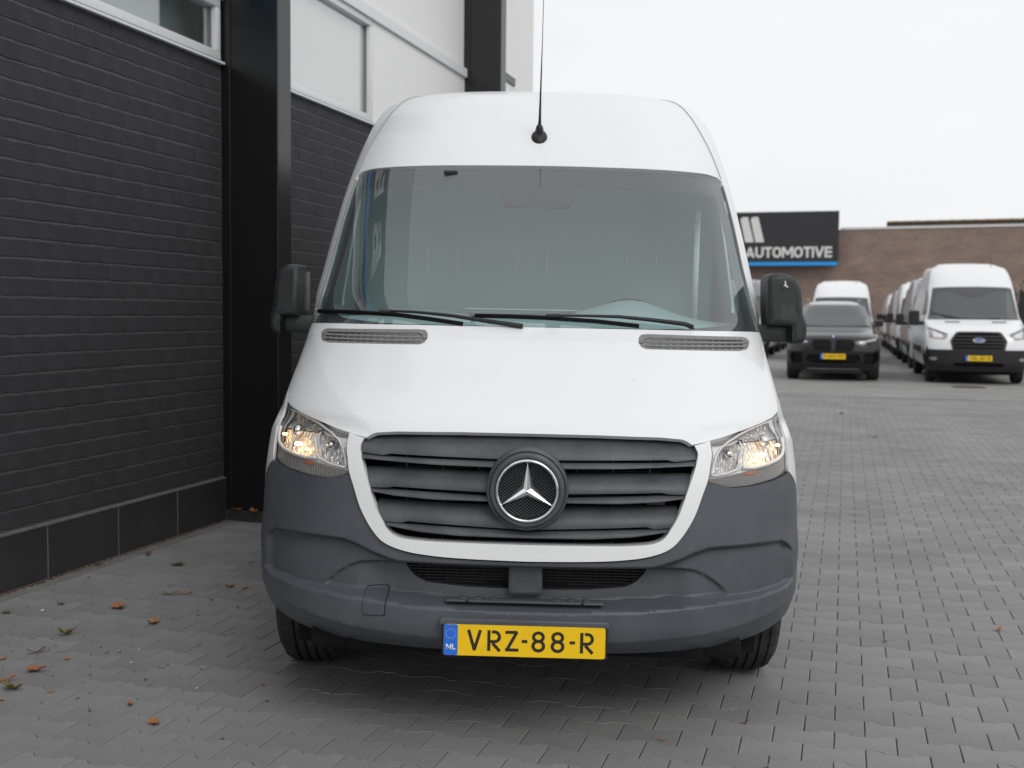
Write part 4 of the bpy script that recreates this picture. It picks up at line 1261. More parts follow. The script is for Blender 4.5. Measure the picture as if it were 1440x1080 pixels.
# wipers and cowl tray
tray = patch("cowl_tray", SV, sym([(0, 1.352), (.5, 1.352), (.93, 1.352), (.90, 1.385), (.5, 1.381), (0, 1.381)]), M["black"], van, off=.02, step=.05, rim=0)
def onscr(x, z, o_=-.018):
    p = SV(SV.U(x, z), z); return (p[0], p[1] + o_, p[2] - o_ * 0.5 * 0)
def wiper(blade, arm, joint):
    w_ = bpy.data.objects.new("wiper", None); col.objects.link(w_); w_.parent = van
    tube("wiper_blade", [onscr(x, z, -.012) for x, z in resample(blade, .06, False)], .0055, M["matblack"], w_, 8, 1.0)
    tube("blade_rubber", [onscr(x, z - .008, -.006) for x, z in resample(blade, .06, False)], .004, M["matblack"], w_, 6)
    pts = resample(arm, .05, False)
    tube("wiper_arm", [onscr(x, z, -.020) for x, z in pts], [.004 + .006 * i / len(pts) for i in range(len(pts))], M["black"], w_, 8)
    p = onscr(*joint, -.022)
    box("wiper_clip", (p[0] - .028, p[1] - .008, p[2] - .006), (p[0] + .028, p[1] + .012, p[2] + .008), M["black"], w_, bevel=.005)
    e = onscr(*blade[0], -.012)
    box("blade_end", (e[0] - .012, e[1] - .01, e[2] - .006), (e[0] + .008, e[1] + .006, e[2] + .009), M["vent"], w_, bevel=.003)
    e = onscr(*arm[-1], -.02)
    bm = bmesh.new(); bmesh.ops.create_cone(bm, cap_ends=True, segments=16, radius1=.014, radius2=.012, depth=.02, matrix=Matrix.Translation((e[0], e[1] + .03, e[2] - .012)))
    bmobj("wiper_pivot", bm, M["black"], w_)
wiper([(-.925, 1.4125), (-.73, 1.4115), (-.54, 1.405), (-.40, 1.391), (-.27, 1.375)], [(-.60, 1.417), (-.466, 1.414), (-.38, 1.408), (-.309, 1.402), (-.18, 1.385), (-.04, 1.368)], (-.58, 1.413))
wiper([(-.235, 1.4075), (-.09, 1.407), (.048, 1.4045), (.24, 1.395), (.405, 1.380)], [(.06, 1.411), (.20, 1.4125), (.328, 1.4115), (.45, 1.402), (.588, 1.388), (.62, 1.376)], (.075, 1.409))

# roof, sides
roof_side = [(.840, 2.008)] + spl([(.832, 2.045), (.800, 2.18), (.757, 2.306), (.715, 2.41), (.665, 2.49), (.60, 2.54), (.52, 2.575), (.42, 2.60)], 3)
top_ws = [(.8345, 2.034), (.812, 2.0505), (.755, 2.0585), (.6, 2.058), (.3, 2.0575), (0, 2.0595)]
ru = [(SV.U(x, z), z) for x, z in (top_ws[::-1] + roof_side[1:])]
ru = ru + [(0, 2.60)]
rr_ = ru + [(-u, z) for u, z in ru[::-1] if abs(u) > 1e-6]
roof = patch("roof", SV, rr_, M["paint"], van, step=.03, rim=.01, space="u", offn=lambda x, z: 0.0 * x)
def cap(name, surf, z, yb, mt, parent, crown=.012):
    us = np.linspace(-1, 1, 41); P_ = [tuple(surf(u, z)) for u in us]
    P_ = P_ + [(P_[-1][0], yb, z), (P_[0][0], yb, z)]
    c_ = (0, (P_[20][1] + yb) / 2, z + crown)
    V = P_ + [c_, (0, yb, z + crown * .6)]; n_ = len(P_)
    F = [(i, i + 1, n_) for i in range(n_ - 2)] + [(n_ - 2, n_ + 1, n_), (n_ + 1, n_ - 1, n_), (n_ - 1, 0, n_)]
    return raw(name, V, F, mt, parent, smooth=True)
cap("roof_top", SV, 2.60, 5.9, M["paint"], van)
for s in (1, -1):
    YB = 5.9
    fr_ = [(SV.U(.907, .887), .887), (SV.U(.910, .93), .93), (SV.U(.909, .99), .99), (SV.U(.915, 1.05), 1.05), (SV.U(.917, 1.075), 1.075), (SV.U(.938, 1.12), 1.12), (SV.U(.958, 1.20), 1.20), (SV.U(.981, 1.30), 1.30), (SV.U(.988, 1.345), 1.345), (SV.U(.97, 1.36), 1.36),
           (SV.U(.952, 1.363), 1.363), (SV.U(.926, 1.447), 1.447), (SV.U(.910, 1.514), 1.514), (SV.U(.888, 1.657), 1.657), (SV.U(.870, 1.825), 1.825), (SV.U(.850, 1.957), 1.957), (SV.U(.841, 2.01), 2.01)]
    fr_ += [(SV.U(x + .003, z), z) for x, z in roof_side[1:]]
    back = [(SV.Uy(YB, 2.60), 2.60), (SV.Uy(YB, 2.4), 2.4), (SV.Uy(YB, 1.5), 1.5), (SV.Uy(YB, .35), .35)]
    def arch(yc, r=.43, zc=.345):
        P_ = []
        for k in range(13):
            a = pi * k / 12
            P_.append((yc + r * cos(a), max(zc + r * sin(a), .35)))
        return [(SV.Uy(y_, z_), z_) for y_, z_ in P_]
    lowf = [(SV.Uy(.70, .665), .665), (SV.Uy(.675, .705), .705), (SV.U(.974, .755), .755), (SV.U(.957, .825), .825)]
    a1 = [p for p in arch(1.0)]
    a1 = [p for p in a1 if not (p[0] < SV.Uy(.70, .5) and p[1] < .67)]
    side_o = fr_ + back + arch(4.67) + a1 + lowf
    wx = [(SV.Uy(1.42, 1.44), 1.44), (SV.Uy(2.25, 1.44), 1.44), (SV.Uy(2.25, 1.98), 1.98), (SV.Uy(1.95, 1.99), 1.99), (SV.Uy(1.62, 1.60), 1.60)]
    sp_ = patch("side_panel", SV, [(s * u, z) for u, z in side_o], M["paint"], van, step=.04, rim=.01, holes=[[(s * u, z) for u, z in wx]], space="u")
    patch("side_window", SV, [(s * u, z) for u, z in wx], M["sideglass"], van, off=.006, step=.08, rim=0, space="u")
    # gutter line beside the roof
    pts = [tuple(SV(SV.U(x * s, z), z) - np.array((-.003 * s, .004, 0))) for x, z in resample(roof_side[1:], .03, False)]
    tube("roof_seam", pts, .0013, M["vent"], van, 6)
    pts = [tuple(SV(SV.U(s * (x), z), z) + np.array((0, -.002, 0))) for x, z in resample([(.950, 1.363), (.924, 1.447), (.908, 1.514), (.886, 1.657), (.868, 1.825), (.848, 1.957), (.838, 2.013)], .04, False)]
    tube("pillar_seal", pts, .0035, M["vent"], van, 6)
    # wheel arch liner
    box("arch_liner", (min(s * .60, s * .93), .66, .34), (max(s * .60, s * .93), 1.40, .80), M["matblack"], van)
    for yw_ in (1.0, 4.67):
        tyre("wheel", (s * .850, yw_, .345 + .0094 * s), .345, .235, van, s)
    # rub strip
    patch("rub_strip", SV, [(s * SV.Uy(1.5, .6), .58), (s * SV.Uy(4.2, .6), .58), (s * SV.Uy(4.2, .6), .68), (s * SV.Uy(1.5, .6), .68)], M["bumper"], van, off=-.008, step=.12, rim=.008, space="u")
raw("rear_doors", [(-.98, 5.9, .40), (.98, 5.9, .40), (.985, 5.9, 1.4), (.84, 5.9, 2.4), (.5, 5.9, 2.60), (-.5, 5.9, 2.60), (-.84, 5.9, 2.4), (-.985, 5.9, 1.4)], [tuple(range(8))], M["paint"], van)

# roof aerial
ae = bpy.data.objects.new("roof_aerial", None); col.objects.link(ae); ae.parent = van
p = SV(0.0, 2.225); q = SV(0.0, 2.165)
bm = bmesh.new(); bmesh.ops.create_uvsphere(bm, u_segments=20, v_segments=14, radius=1, matrix=Matrix.Translation((0, p[1] - .02, 2.203)) @ Matrix.Rotation(radians(-50), 4, "X") @ Matrix.Diagonal((.037, .030, .056, 1)) @ Matrix.Rotation(radians(90), 4, "X"))
bmobj("aerial_foot", bm, M["black"], ae, True)
bm = bmesh.new(); bmesh.ops.create_uvsphere(bm, u_segments=16, v_segments=10, radius=1, matrix=Matrix.Translation((0, p[1] - .022, 2.232)) @ Matrix.Rotation(radians(-38), 4, "X") @ Matrix.Diagonal((.019, .040, .030, 1)))
bmobj("aerial_knuckle", bm, M["black"], ae, True)
tube("aerial_whip", [(0, p[1] - .03, 2.24), (.001, p[1] - .055, 2.30), (.002, p[1] - .085, 2.38), (.006, p[1] - .17, 2.60), (.008, p[1] - .24, 2.78)], [.0085, .0055, .004, .0016, .0014], M["black"], ae, 8)

# mirrors
def mirror_unit(s):
    mr_ = bpy.data.objects.new("door_mirror", None); col.objects.link(mr_); mr_.parent = van
    P_ = [(.990, 1.387), (.984, 1.46), (.984, 1.575), (.992, 1.600), (1.012, 1.609)] + spl([(1.05, 1.609), (1.085, 1.600), (1.112, 1.580), (1.130, 1.548), (1.138, 1.50), (1.144, 1.432), (1.158, 1.408), (1.164, 1.385), (1.162, 1.34), (1.150, 1.318), (1.125, 1.310)], 2) + [(1.090, 1.310), (1.088, 1.383)]
    if s < 0: P_ = [(1.012 + (x - .984) * .74, z) for x, z in P_]
    sh_ = prism("mirror_shell", [(s * x, z) for x, z in P_], 1.268, 1.455, M["mirror_plastic"], mr_, bevel=.026, segs=6)
    for v_ in sh_.data.vertices: v_.co.y += .05 * max(0, (abs(v_.co.x) - .99) / .17) ** 2 + .03 * max(0, (v_.co.z - 1.45) / .16) ** 2
    prism("mirror_glass", [(s * x, z) for x, z in ((1.00, 1.41), (1.00, 1.58), (1.07, 1.59), (1.11, 1.56), (1.125, 1.42))], 1.456, 1.459, M["chrome"], mr_)
    bm_ = bmesh.new()
    bm_box(bm_, (min(s * .93, s * 1.085), 1.32, 1.316), (max(s * .93, s * 1.085), 1.42, 1.389), .014)
    bmobj("mirror_arm", bm_, M["mirror_plastic"], mr_, True, 40)
    bm_ = bmesh.new()
    bm_box(bm_, (min(s * 1.080, s * 1.0835), 1.290, 1.318), (max(s * 1.080, s * 1.0835), 1.335, 1.386), 0)
    bmobj("arm_joint", bm_, M["matblack"], mr_)
mirror_unit(1); mirror_unit(-1)
scf = raw("scuff_mark", [(1.045, 1.2715, 1.553), (1.050, 1.2712, 1.566), (1.047, 1.2712, 1.573), (1.054, 1.2715, 1.576), (1.056, 1.2715, 1.560), (1.066, 1.273, 1.549), (1.060, 1.273, 1.546), (1.050, 1.272, 1.553)], [tuple(range(8))], M["chip"], bpy.data.objects["door_mirror"])
scf.location.y = -.002

# cab
cab = bpy.data.objects.new("cab_interior", None); col.objects.link(cab); cab.parent = van
bm = bmesh.new()
V, F = [], []
xs = np.linspace(-.90, .90, 31)
prof = lambda x: [(1.02 + .18 * abs(x) ** 2, 1.30), (1.05 + .18 * x * x, 1.365 + .01 * cos(3 * x)), (1.40 + .10 * x * x, 1.415 - .035 * x * x), (1.62, 1.40 - .03 * x * x), (1.68, 1.33), (1.68, .7)]
for x in xs:
    hump = .075 * math.exp(-((x - .42) / .19) ** 2)
    for j, (y_, z_) in enumerate(prof(x)): V.append((x, y_, z_ + (hump if j in (2, 3) else 0)))
for i in range(30):
    for j in range(5): F.append((i * 6 + j, (i + 1) * 6 + j, (i + 1) * 6 + j + 1, i * 6 + j + 1))
raw("dashboard", V, F, M["dash"], cab, True); bm.free()
bx2 = box("bulkhead", (-.93, 2.62, .5), (.93, 2.66, 2.12), M["bulkhead"], cab)
for x in (-.60, -.44, -.12, .04): box("bulkhead_strip", (x, 2.612, 1.62), (x + .008, 2.619, 1.76), M["pale"], bx2)  # thin pale strips on the bulkhead face
for x in (.47, .63): box("bulkhead_strip", (x, 2.612, 1.69), (x + .008, 2.619, 1.735), M["pale"], bx2)
box("headliner", (-.66, 1.72, 2.09), (.66, 2.62, 2.11), M["bulkhead"], cab)
for x in (-.62, -.20, .50):
    st = box("seat_back", (x - .21, 2.35, .8), (x + .21, 2.48, 1.44), M["bulkhead"], cab, bevel=.05)
bm = bmesh.new()
V, F = [], []
for i in range(40):
    a = 2 * pi * i / 40
    for k in range(8):
        b = 2 * pi * k / 8; r_ = .19 + .016 * cos(b)
        v_ = Vector((r_ * cos(a), .016 * sin(b), r_ * sin(a)))
        v_ = Matrix.Rotation(radians(-32), 3, "X") @ v_
        V.append((v_.x + .44, v_.y + 1.78, v_.z + 1.32))
for i in range(40):
    for k in range(8): F.append((i * 8 + k, ((i + 1) % 40) * 8 + k, ((i + 1) % 40) * 8 + (k + 1) % 8, i * 8 + (k + 1) % 8))
raw("steering_wheel", V, F, M["black"], cab, True); bm.free()
tube("seat_belt", [(.80, 2.25, 1.95), (.79, 2.2, 1.4)], .016, M["pale"], cab, 6, .2)
box("paper_sheet", (-.30, 1.32, 1.432), (.18, 1.50, 1.434), M["pale"], cab)

# ================================================================== vehicles parked beyond
def far_van(paint, x, y, yaw, plate_txt=None):
    """white high-roof van seen from the front; returns its Empty"""
    v = empty("parked_van", (x, y, 0), (0, 0, yaw))
    S2 = Surf([(.25,.10,.45,.93,3),(.45,.02,.5,1.0,3),(.7,.02,.5,1.03,3),(.95,.07,.5,1.025,3),(1.08,.15,.55,1.015,3),(1.2,.40,.6,1.01,3),(1.32,.76,.6,1.0,3),(1.37,.90,.6,.985,3),(1.6,1.10,.55,.95,3),
               (1.9,1.36,.5,.91,3),(2.07,1.52,.45,.885,3),(2.3,1.76,.45,.845,3),(2.5,2.08,.5,.79,3),(2.58,2.35,.5,.73,3),(2.63,2.8,.5,.63,3),(2.66,3.4,.5,.48,3)])
    YB = 5.7
    patch("inner_structure", S2, [(-.98, .3), (.98, .3), (.98, 1.3), (-.98, 1.3)], M["matblack"], v, off=.05, step=.2, rim=0, space="u")
    box("underbody", (-.82, .3, .2), (.82, 5.4, .45), M["matblack"], v)
    gr = [(0, .665), (.44, .665), (.49, .70), (.54, .90), (.52, .95), (.43, 1.075), (.38, 1.09), (0, 1.095)]
    hlr = [(.97, 1.20), (.80, 1.135), (.60, 1.05), (.63, .96), (.68, .925), (.96, .965)]
    face = sym([(0, .725), (.97, .725), (1.0, .80), (1.005, 1.0), (.998, 1.2), (.985, 1.33), (.94, 1.352), (0, 1.36)])
    patch("bonnet", S2, face, paint, v, step=.06, rim=.01, holes=[sym(gr), hlr, mirror(hlr)[::-1]])
    g = patch("grille", S2, sym(gr), M["matblack"], v, off=.05, step=.1, rim=0)
    patch("grille_frame", S2, sym([(x_ * 1.03, .88 + (z_ - .88) * 1.04) for x_, z_ in gr]), M["black"], v, off=-.01, step=.06, rim=.04, holes=[sym([(x_ * .93, .88 + (z_ - .88) * .88) for x_, z_ in gr])])
    for zc, w_ in ((.735, .46), (.80, .49), (.87, .51), (.94, .50), (1.01, .45)):
        patch("slat", S2, [(-w_, zc - .017), (w_, zc - .017), (w_, zc + .017), (-w_, zc + .017)], M["black"], g, off=.0, step=.1, rim=.03)
    lo = bpy.data.objects.new("badge", None); col.objects.link(lo); lo.parent = v
    el = lambda k: [(k * .115 * cos(2 * pi * i / 24), .92 + k * .047 * sin(2 * pi * i / 24)) for i in range(24)]
    patch("badge_rim", S2, el(1), M["chrome"], lo, off=-.024, step=.05, rim=.02); patch("badge_oval", S2, el(.86), M["badge_blue"], lo, off=-.028, step=.05, rim=.003)
    fit_text("badge_script", "Ford", -.065, .065, .900, .945, .02, M["platewhite"], lo, 0.0, .002)
    for s in (1, -1):
        h = patch("headlight", S2, [(s * a, b) for a, b in hlr], M["bgchrome"], v, off=.03, step=.05, rim=0)
        patch("reflector", S2, [(s * a, b) for a, b in ((.90, 1.13), (.72, 1.06), (.70, .98), (.88, .985))], M["chrome"], h, off=.02, step=.05, rim=0)
        patch("indicator", S2, [(s * a, b) for a, b in ((.95, 1.0), (.80, .965), (.80, .95), (.95, .97))], M["amber"], h, off=.015, step=.05, rim=0)
        patch("lens", S2, [(s * a, b) for a, b in hlr], M["lens"], h, off=.0, step=.08, rim=0)
        patch("bonnet_slot", S2, [(s * a, b) for a, b in ((.32, 1.292), (.62, 1.289), (.62, 1.312), (.32, 1.315))], M["black"], v, off=-.004, step=.1, rim=0)
    low = sym([(0, .27), (.90, .28), (.985, .36), (1.01, .60), (1.005, .72), (0, .72)])
    slot = sym([(0, .37), (.42, .37), (.50, .41), (.46, .455), (0, .455)])
    b = patch("bumper", S2, low, M["black"], v, off=-.012, step=.06, rim=.03, holes=[slot])
    patch("intake", S2, sym([(0, .36), (.5, .36), (.5, .46), (0, .46)]), M["matblack"], b, off=.04, step=.2, rim=0)
    for s in (1, -1):
        patch("fog_light", S2, [(s * (.87 + .075 * cos(a)), .53 + .035 * sin(a)) for a in np.linspace(0, 2 * pi, 14)[:-1]], M["bgchrome"], b, off=-.016, step=.05, rim=.004)
    box("plate_holder", (-.27, -.03, .495), (.27, .04, .613), M["black"], v)
    pp = box("plate", (-.26, -.034, .50), (.26, -.0305, .608), M["yellow"], v)
    box("euro_band", (-.259, -.0352, .501), (-.213, -.0345, .607), M["plateblue"], pp)
    fit_text("plate_text", plate_txt or "V-382-KX", -.185, .235, .522, .588, -.0362, M["platechar"], pp, .01, .001)
    ws = sym([(0, 1.375), (.80, 1.365), (.90, 1.362), (.915, 1.40), (.86, 1.75), (.81, 2.02), (.785, 2.05), (.70, 2.06), (0, 2.075)])
    gl = patch("windscreen", S2, ws, M["bgglass"], v, off=.0, step=.09, rim=.006)
    inn = sym([(0, 1.40), (.78, 1.395), (.85, 1.43), (.80, 1.75), (.765, 1.98), (.45, 1.985), (.12, 1.86), (0, 1.83)])
    patch("windscreen_band", S2, ws, M["frit2"], gl, off=-.004, step=.07, rim=0, holes=[inn])
    tube("wiper", [tuple(S2(S2.U(a, c), c) - np.array((0, .03, 0))) for a, c in ((-.85, 1.49), (-.6, 1.44), (-.3, 1.385), (0, 1.375), (.5, 1.385))], .013, M["black"], v, 6)
    rs = [(.82, 2.05), (.79, 2.18), (.75, 2.32), (.70, 2.45), (.62, 2.55), (.53, 2.61), (.42, 2.66)]
    ru = [(0, 2.08)] + [(S2.U(a, c), c) for a, c in [(.70, 2.066), (.785, 2.057)] + rs] + [(0, 2.66)]
    patch("roof", S2, ru + [(-a, c) for a, c in ru[::-1] if abs(a) > 1e-6], paint, v, step=.07, rim=.01, space="u")
    cap("roof_top", S2, 2.66, YB, paint, v)
    for s in (1, -1):
        def arch(yc, r=.42, zc=.34): return [(S2.Uy(yc + r * cos(pi * k / 10), max(zc + r * sin(pi * k / 10), .35)), max(zc + r * sin(pi * k / 10), .35)) for k in range(11)]
        fr_ = [(S2.U(1.01, .74), .74), (S2.U(1.008, 1.0), 1.0), (S2.U(1.0, 1.2), 1.2), (S2.U(.988, 1.33), 1.33), (S2.U(.945, 1.355), 1.355), (S2.U(.925, 1.40), 1.40), (S2.U(.868, 1.75), 1.75), (S2.U(.825, 2.0), 2.0)] + [(S2.U(a, c), c) for a, c in rs]
        o_ = fr_ + [(S2.Uy(YB, 2.66), 2.66), (S2.Uy(YB, 1.5), 1.5), (S2.Uy(YB, .35), .35)] + arch(4.6) + [p for p in arch(.95) if not (p[0] < S2.Uy(.62, .5) and p[1] < .6)] + [(S2.Uy(.58, .66), .66)]
        patch("side_panel", S2, [(s * a, c) for a, c in o_], paint, v, step=.13, rim=.01, space="u")
        patch("side_window", S2, [(s * S2.Uy(a, c), c) for a, c in ((1.45, 1.45), (2.35, 1.45), (2.35, 2.0), (1.9, 2.0), (1.65, 1.8))], M["frit2"], v, off=-.006, step=.12, rim=0, space="u")
        patch("side_moulding", S2, [(s * S2.Uy(a, c), c) for a, c in ((1.45, .62), (4.1, .62), (4.1, .76), (1.45, .76))], M["black"], v, off=-.012, step=.3, rim=.01, space="u")
        for yw_ in (.95, 4.6): tyre("wheel", (s * .87, yw_, .35), .35, .22, v, s)
        m_ = bpy.data.objects.new("door_mirror", None); col.objects.link(m_); m_.parent = v
        prism("mirror_shell", [(s * a, c) for a, c in rrect(1.10, 1.32, 1.22, 1.55, .05)], 1.28, 1.46, M["black"], m_, bevel=.03)
        box("mirror_arm", (min(s * .96, s * 1.11), 1.33, 1.23), (max(s * .96, s * 1.11), 1.42, 1.31), M["black"], m_)
    box("seat_row", (-.80, 2.1, .5), (.80, 2.3, 1.62), M["seat"], v, bevel=.05)
    box("cab_bulkhead", (-.84, 2.5, .5), (.84, 2.52, 2.1), M["seat"], v)
    tube("roof_aerial", [(.45, 2.25, 2.50), (.45, 2.28, 2.58), (.45, 2.34, 2.80)], [.02, .006, .004], M["black"], v, 6)
    raw("rear_doors", [(-1.02, YB, .40), (1.02, YB, .40), (.985, YB, 1.4), (.84, YB, 2.3), (.48, YB, 2.66), (-.48, YB, 2.66), (-.84, YB, 2.3), (-.985, YB, 1.4)], [tuple(range(8))], paint, v)
    return v
M["badge_blue"] = mat("badge_blue", (0.02, 0.06, 0.25), 0.3, coat=0.5)
M["bgchrome"] = mat("headlight_inner", (0.40, 0.41, 0.42), 0.2, metal=0.5)
M["frit2"] = mat("screen_band", (0.075, 0.075, 0.08), 0.3)
tv = far_van(M["paint_bg"], 2.69, 25.75, radians(0.6), "VRL-87-R")
tag(tv, "white high-roof van with black bumper and oval blue badge at the head of its row", "van", "vans parked in the yard")
def set_paint(t, pm):
    for o in t.children:
        if o.type == "MESH" and o.data.materials and o.data.materials[0] == M["paint_bg"]:
            o.material_slots[0].link = "OBJECT"; o.material_slots[0].material = pm
for (x, y, yaw, sz, sx, pm, lb) in (
        (2.66, 32.3, 0, .96, 1, M["silver"], "silver grey van parked directly behind the white van with the blue badge"),
        (2.63, 38.9, 0, .98, 1, M["paint_bg"], "white van second behind the badge van in the row at the yard's edge"),
        (2.66, 45.6, 0, .95, 1, M["silver"], "grey van third behind the badge van, its dark mirror sticking out of the row"),
        (2.63, 52.0, 0, .93, 1, M["paint_bg"], "last white van of the row, nearest to the long brick wall"),
        (-.13, 35.6, 0, .955, .95, M["paint_bg"], "white van with wide windscreen standing behind the dark grey car"),
        (-3.37, 37.4, 0, .99, 1, M["greyblue"], "grey blue van partly hidden behind the black mirror of the large van"),
        (-3.33, 44.2, 0, .93, 1, M["paint_bg"], "white van second in the row beneath the black wall sign"),
        (-3.37, 51.0, 0, .95, 1, M["paint_bg"], "white van farthest back in the row beneath the black wall sign")):
    c = copy_tree(tv); c.location = (x, y, 0); c.rotation_euler = (0, 0, yaw); c.scale = (sx, 1, sz)
    set_paint(c, pm); tag(c, lb, "van", "vans parked in the yard")
    if abs(y - 37.4) < .1:
        raw("side_stripe", [(1.035, 2.0, 1.95), (1.035, 4.5, 1.95), (1.03, 4.5, 2.05), (1.03, 2.0, 2.05)], [(0, 1, 2, 3)], M["signblue"], c)

M["roofsheen"] = mat("car_roof_sky_sheen", (0.38, 0.38, 0.39), 0.3, metal=0.4, coat=0.8)  # dark car's roof, coloured pale for the sky it reflects
# dark grey car
car = empty("parked_car", (-.235, 25.75, 0), (0, 0, radians(.8)))
tag(car, "dark grey sport utility car with twin black grilles parked between the rows of vans", "car")
S3 = Surf([(.24,.16,.35,.88,3),(.35,.07,.42,.95,3),(.5,.02,.45,.985,3),(.65,.0,.45,.99,3),(.8,.02,.5,.985,3),(.92,.08,.55,.975,3),(.99,.22,.7,.965,3),(1.04,.52,.8,.95,3),(1.11,1.0,.8,.93,3),(1.165,1.25,.7,.915,3),
           (1.22,1.34,.6,.885,3),(1.40,1.64,.5,.80,3),(1.60,1.97,.45,.70,3),(1.66,2.08,.45,.665,3),(1.70,2.22,.45,.63,3),(1.735,2.5,.45,.56,3),(1.755,2.9,.45,.42,3)])
P_ = M["darkpaint"]
patch("inner_structure", S3, [(-.98, .26), (.98, .26), (.98, 1.1), (-.98, 1.1)], M["matblack"], car, off=.06, step=.2, rim=0, space="u")
box("underbody", (-.8, .3, .2), (.8, 4.6, .45), M["matblack"], car)
kid = [(.025, .68), (.06, .64), (.34, .635), (.42, .67), (.455, .80), (.45, .875), (.40, .905), (.08, .905), (.03, .88)]
hlc = [(.50, .86), (.62, .80), (.90, .795), (.935, .86), (.92, .945), (.72, .90)]
ci = sym([(0, .395), (.46, .40), (.57, .47), (.52, .575), (0, .585)]); si2 = [(.64, .40), (.86, .37), (.90, .52), (.88, .62), (.66, .60)]
fs = sym([(0, .36), (.86, .33), (.955, .42), (.968, .8), (.962, .95), (0, .985)])
patch("front_bumper", S3, fs, P_, car, step=.05, rim=.02, holes=[kid, mirror(kid)[::-1], hlc, mirror(hlc)[::-1], ci, si2, mirror(si2)[::-1]])
patch("bonnet", S3, sym([(0, .99), (.95, .955), (.935, 1.04), (.90, 1.14), (.80, 1.165), (0, 1.175)]), P_, car, step=.06, rim=.01)
patch("skirt", S3, sym([(0, .235), (.84, .24), (.94, .32), (.95, .39), (.86, .322), (0, .352)]), M["black"], car, off=-.004, step=.08, rim=.02)
patch("chrome_strip", S3, sym([(0, .262), (.55, .262), (.55, .276), (0, .276)]), M["chrome"], car, off=-.012, step=.1, rim=.006)
patch("centre_intake", S3, ci, M["matblack"], car, off=.04, step=.1, rim=0)
for zc in (.43, .47, .51, .55): patch("intake_bar", S3, [(-.5, zc), (.5, zc), (.5, zc + .012), (-.5, zc + .012)], M["black"], car, off=.02, step=.1, rim=.01)
for s in (1, -1):
    f_ = lambda Q_: [(s * a, b) for a, b in Q_]
    kd = patch("kidney_grille", S3, f_(kid), M["matblack"], car, off=.03, step=.1, rim=0)
    patch("kidney_frame", S3, f_([(.24 + (a - .24) * 1.03, .77 + (b - .77) * 1.04) for a, b in kid]), M["black"], kd, off=-.012, step=.05, rim=.03, holes=[f_([(.24 + (a - .24) * .9, .77 + (b - .77) * .86) for a, b in kid])])
    for k in range(8): patch("grille_bar", S3, f_([(.065 + .047 * k, .66), (.077 + .047 * k, .66), (.077 + .047 * k, .89), (.065 + .047 * k, .89)]), M["black"], kd, off=.006, step=.1, rim=.015)
    h = patch("headlight", S3, f_(hlc), M["bgchrome"], car, off=.03, step=.05, rim=0)
    patch("day_light", S3, f_([(.52, .862), (.72, .893), (.91, .935), (.915, .915), (.72, .868), (.56, .842)]), M["ledlight"], h, off=.012, step=.05, rim=0)
    patch("lamp_mask", S3, f_([(.60, .83), (.90, .89), (.92, .81), (.64, .80)]), M["matblack"], h, off=.015, step=.05, rim=0)
    patch("lens", S3, f_(hlc), M["lens"], h, off=0, step=.08, rim=0)
    patch("side_intake", S3, f_(si2), M["matblack"], car, off=.04, step=.1, rim=0)
    side_ = [(S3.U(.957, .42), .42), (S3.U(.972, .8), .8), (S3.U(.966, .95), .95), (S3.U(.953, .99), .99), (S3.U(.938, 1.04), 1.04), (S3.U(.905, 1.14), 1.14), (S3.U(.89, 1.17), 1.17), (S3.U(.865, 1.225), 1.225), (S3.U(.775, 1.4), 1.4), (S3.U(.67, 1.6), 1.6), (S3.U(.63, 1.66), 1.66), (S3.U(.57, 1.70), 1.70), (S3.U(.45, 1.735), 1.735), (S3.U(.35, 1.755), 1.755),
             (S3.Uy(4.2, 1.755), 1.755), (S3.Uy(4.7, 1.4), 1.4), (S3.Uy(4.85, 1.0), 1.0), (S3.Uy(4.8, .4), .4)]
    arc_ = lambda yc: [(S3.Uy(yc + .42 * cos(pi * k / 10), max(.36 + .42 * sin(pi * k / 10), .34)), max(.36 + .42 * sin(pi * k / 10), .34)) for k in range(11)]
    patch("side_panel", S3, f_(side_ + arc_(3.85) + [p for p in arc_(.9) if not (p[0] < S3.Uy(.53, .4))] + [(S3.Uy(.50, .42), .42)]), P_, car, step=.1, rim=.01, space="u")
    patch("side_window", S3, f_([(S3.Uy(a, b), b) for a, b in ((2.05, 1.24), (4.2, 1.26), (3.9, 1.58), (2.5, 1.60))]), M["bgglass"], car, off=-.006, step=.15, rim=0, space="u")
    for yw_ in (.9, 3.85): tyre("wheel", (s * .85, yw_, .37), .37, .27, car, s)
    m_ = bpy.data.objects.new("door_mirror", None); col.objects.link(m_); m_.parent = car
    prism("mirror_shell", f_(rrect(.93, 1.10, 1.18, 1.33, .05)), 1.72, 1.86, P_, m_, bevel=.03)
    box("mirror_foot", (min(s * .86, s * .96), 1.77, 1.17), (max(s * .86, s * .96), 1.83, 1.21), M["black"], m_)
    tube("roof_rail", [(s * .60, 2.35, 1.765), (s * .59, 3.0, 1.79), (s * .58, 4.0, 1.78)], .018, M["silver"], car, 6)
cws = sym([(0, 1.185), (.84, 1.19), (.86, 1.225), (.77, 1.4), (.665, 1.6), (.62, 1.645), (.5, 1.655), (0, 1.665)])
patch("windscreen", S3, cws, M["bgglass"], car, step=.08, rim=.006)
cr2 = [(0, 1.668)] + [(S3.U(a, b), b) for a, b in ((.5, 1.658), (.62, 1.652), (.57, 1.70), (.45, 1.735), (.35, 1.755))] + [(0, 1.755)]
patch("roof", S3, cr2 + [(-a, b) for a, b in cr2[::-1] if abs(a) > 1e-6], M["roofsheen"], car, step=.05, rim=.01, space="u")
cap("roof_top", S3, 1.755, 4.2, M["roofsheen"], car)
